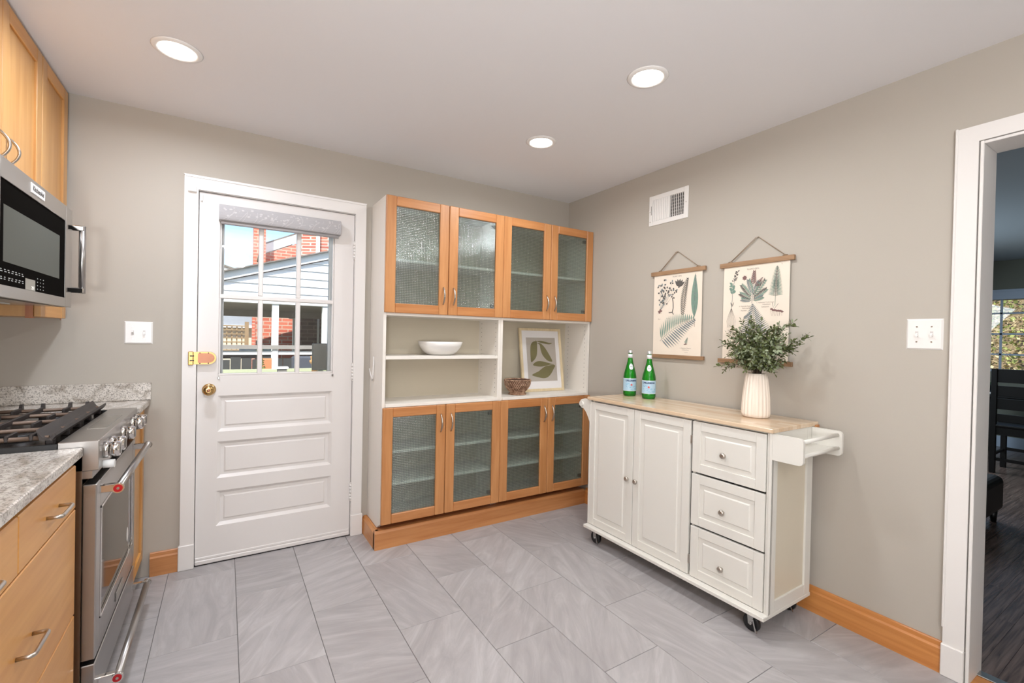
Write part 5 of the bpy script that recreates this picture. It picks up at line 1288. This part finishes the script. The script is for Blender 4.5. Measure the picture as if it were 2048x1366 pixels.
for x in (-3.9, -1.905, -1.305): m = MB(); m.box(x-.040, x+.035, 3.50, 3.58, -.6, zlow-.04); m.build('post', out_white, NG)
m = MB(); m.box(x0, x1, 5.9, 6.0, 1.56, zlow-.03); m.build('beam', out_dark, NG)
# brick house behind
BH = thing('brick_house', 'red brick house with white rake boards behind the porch gable', 'house', (-.5, 9, 0))
zk = lambda x: 3.202+(x+1.676)*.480
m = MB(); m.prism([(-1.69, -.6), (3.5, -.6), (3.5, 3.05), (-.93, zk(-.93)-.08), (-1.69, zk(-1.69)-.08)], 'y', 9.02, 9.3); m.build('gable_wall', brick_m, BH)
m = MB(); m.prism([(-1.69, zk(-1.69)-.06), (-.93, zk(-.93)-.06), (-.93, zk(-.93)+.14), (-1.69, zk(-1.69)+.14)], 'y', 9.005, 9.019); m.build('rake_board', out_white, BH)
m = MB(); m.prism([(-1.69, zk(-1.69)+.141), (-.93, zk(-.93)+.141), (-.93, zk(-.93)+.18), (-1.69, zk(-1.69)+.18)], 'y', 9.005, 12); m.build('roof', shingle, BH)
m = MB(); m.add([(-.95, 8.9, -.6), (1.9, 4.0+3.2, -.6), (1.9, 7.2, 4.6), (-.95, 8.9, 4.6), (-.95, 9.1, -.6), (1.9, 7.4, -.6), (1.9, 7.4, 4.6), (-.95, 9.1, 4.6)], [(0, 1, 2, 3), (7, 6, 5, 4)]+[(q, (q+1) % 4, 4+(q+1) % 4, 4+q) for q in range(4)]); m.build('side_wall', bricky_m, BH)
m = MB(); m.cyl((-.62, 8.6, -.6), (-.62, 8.6, 4.4), .045, 12); m.build('downspout', out_white, BH)
CH = thing('brick_chimney', 'tall red brick chimney left of the brick house', 'chimney', (-1.86, 9.3, -.6))
m = MB(); m.box(-1.94, -1.70, 8.7, 9.0, -.6, 4.6); m.build('stack', brick_m, CH)
m = MB(); m.tube([(-1.86, 8.66, 2.86), (-1.79, 8.66, 3.3), (-1.78, 8.66, 4.0)], .018, 8); m.build('flue_pipe', zinc, CH)
# far left roof
FR = thing('neighbour_house', 'distant pale house with low gable roof at the left edge of the door glass', 'house', (-3.2, 12, 0))
m = MB(); m.prism([(-5.2, -.6), (-1.7, -.6), (-1.7, 2.86), (-2.5, 3.10), (-5.2, 2.5)], 'y', 12, 15); m.build('wall', out_white, FR)
m = MB(); m.prism([(-1.65, 2.83), (-2.5, 3.10), (-5.3, 2.5), (-5.3, 2.56), (-2.5, 3.15), (-1.62, 2.88)], 'y', 11.95, 15.2); m.build('roof', shingle, FR)
TH = thing('tan_house', 'tan house with grey roof band seen through the lower left pane', 'house', (-3, 10, 0))
m = MB(); m.box(-4.6, -1.76, 10.4, 10.8, -.6, 2.0); m.build('wall', tanwall, TH)
m = MB(); m.prism([(-4.7, 1.46), (-1.74, 1.46), (-1.74, 1.72), (-4.7, 1.72)], 'y', 10.2, 10.4); m.build('roof', P('slate_grey_roof', (158, 164, 174), .8, var=.1, vscale=20), TH)
m = MB(); m.box(-4.7, -1.74, 10.18, 10.2, 1.40, 1.46); m.build('fascia', out_white, TH)
LT = thing('lattice_screen', 'brown lattice screen behind the blue cushions', 'lattice', (-2.3, 7.6, 0))
m = MB()
for k in range(14): m.box(-3.2+k*.085, -3.2+k*.085+.022, 7.58, 7.60, .9, 1.42)
for k in range(7): m.box(-3.2, -2.06, 7.56, 7.58, .92+k*.08, .945+k*.08)
m.build('lattice_strips', lattice_m, LT); m = MB(); m.box(-2.12, -2.05, 7.54, 7.62, -.6, 1.5); m.build('post', lattice_m, LT)
# patio pieces below
SH = thing('outdoor_sofa', 'outdoor lounge with pale blue cushions seen through the lower left pane', 'sofa', (-2.3, 5.0, -.6))
m = MB(); m.box(-3.0, -1.75, 4.9, 5.4, .90, .955); m.build('frame', P('dark_frame', (84, 74, 72), .7), SH)
for x in (-2.95, -1.8): m = MB(); m.box(x-.03, x+.03, 4.95, 5.35, -.6, .90); m.build('leg', MATS['dark_frame'], SH)
m = MB(); m.box(-2.26, -2.04, 4.95, 5.3, .956, 1.09, .03, 3); m.build('cushion', bluegrey, SH)
m = MB(); m.add([(-2.10, 4.93, .957), (-1.78, 4.93, .957), (-1.78, 5.3, 1.06), (-2.0, 5.3, 1.06), (-2.10, 4.93, .93), (-1.78, 4.93, .93)], [(0, 1, 2, 3), (0, 4, 5, 1)]); m.build('throw', blue_m, SH)
DB = thing('shaded_brick_shed', 'brick building, its shade painted dark, outside the lower right pane', 'building', (-.6, 6.6, 0))
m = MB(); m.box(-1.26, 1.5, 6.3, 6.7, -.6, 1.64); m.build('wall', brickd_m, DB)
m = MB(); m.cyl((-.96, 6.25, 1.0), (-.96, 6.25, 1.62), .02, 8); m.build('pipe', out_white, DB)
ST = thing('house_pillar', 'white corner board beside the red brick wall', 'post', (-1.35, 6.9, 0))
m = MB(); m.box(-1.40, -1.30, 6.22, 6.28, .9, 1.55); m.box(-1.46, -1.30, 6.21, 6.29, 1.55, 1.62); m.build('board', out_white, ST)
m = MB(); m.box(-1.95, -1.28, 7.0, 7.4, -.6, 1.95); tag(m.build('brick_wall', brick_m), 'sunlit red brick wall seen through the middle lower pane', 'wall')
FE = thing('yard_fence', 'weathered grey board fence across the yard', 'fence', (-2, 4.4, -.6))
for k in range(40): m = MB(); xx = -4.2+k*.13; m.box(xx, xx+.122, 4.35, 4.37, -.6, .93+.02*math.sin(k*2.3)); m.build('slat', out_grey, FE)
m = MB(); m.box(-2.10, -1.93, 3.2, 3.35, .72, .98, .01); m.box(-2.08, -1.95, 3.19, 3.2, .76, .84); tag(m.build('planter_box', terra), 'terracotta coloured box on the porch below the left lower pane', 'box')
m = MB(); m.box(-2.11, -1.92, 3.21, 3.34, -.6, .72); tag(m.build('plinth', out_grey), 'grey stand under the terracotta coloured box', 'stand')
m = MB(); m.box(-1.72, -1.36, 3.3, 3.5, -.6, 1.0, .02); tag(m.build('grill_cover', P('charcoal_cover', (74, 78, 88), .8)), 'charcoal covered grill outside the middle lower pane', 'grill')
# climbing vine at the railing
VN = thing('climbing_vine', 'green leafy vine climbing beside the white railing post', 'plant', (-2.14, 2.35, -.05))
m = MB(); m.tube([(-2.14, 2.38, -.6), (-2.13, 2.36, .6), (-2.14, 2.35, 1.1)], .006, 5); m.build('stem', twig_m, VN)
m = MB(); rv = random.Random(9)
for k in range(170):
    z = rv.uniform(.75, 1.12); p = Vector((-2.14+rv.uniform(-.03, .04), 2.33+rv.uniform(-.03, .02), z)); d = Vector((rv.uniform(-1, 1), rv.uniform(-1, .3), rv.uniform(-.5, .8))).normalized(); s_ = d.cross(Vector((.2, .9, .3))).normalized()*.008
    m.add([p, p+d*.010+s_, p+d*.024, p+d*.010-s_], [(0, 1, 2, 3)])
o = m.build('foliage', hedge1, VN, recalc=False)
# shrubby bank beyond the dining room window
mb = MB(); mb.add([(8.2, -6, -.6), (8.2, 2.5, -.6), (11.5, 2.5, 2.6), (11.5, -6, 2.6), (12.5, 2.5, 2.6), (12.5, -6, 2.6), (12.5, -6, -.6), (12.5, 2.5, -.6)], [(0, 1, 2, 3), (3, 2, 4, 5), (5, 4, 7, 6)])
struct(mb.build('hillside', bank_m), 'earth bank rising outside the dining room window')
m = MB(); rh = random.Random(14)
for k in range(9000):
    t = rh.random(); p = Vector((8.1+3.3*t, rh.uniform(-3.2, .6), -.5+3.2*t))+Vector((-rh.random()*.35, 0, rh.random()*.3))
    d = Vector((rh.uniform(-1, 1), rh.uniform(-1, 1), rh.uniform(-.6, 1))).normalized(); s_ = d.cross(Vector((rh.random(), rh.random(), rh.random()))).normalized()
    L = rh.uniform(.03, .09); W_ = L*rh.uniform(.25, .5); m.cur = 0 if rh.random() < .6 else 1
    m.add([p, p+d*L*.5+s_*W_, p+d*L, p+d*L*.5-s_*W_], [(0, 1, 2, 3)])
m.cur = 2
for k in range(260):
    t = rh.random(); p = Vector((7.9+3.3*t, rh.uniform(-3.2, .6), -.4+3.2*t)); d = Vector((rh.uniform(-.3, .2), rh.uniform(-1, 1), rh.uniform(.1, .9))).normalized(); m.tube([p, p+d*.25, p+d*.5+Vector((0, 0, -.05))], .005, 3)
o = m.build('shrub_thicket', [hedge1, hedge2, hedge2], recalc=False); o['kind'] = 'stuff'; o['label'] = 'green and straw-coloured shrubs on the bank outside the dining room window'; o['category'] = 'shrubs'
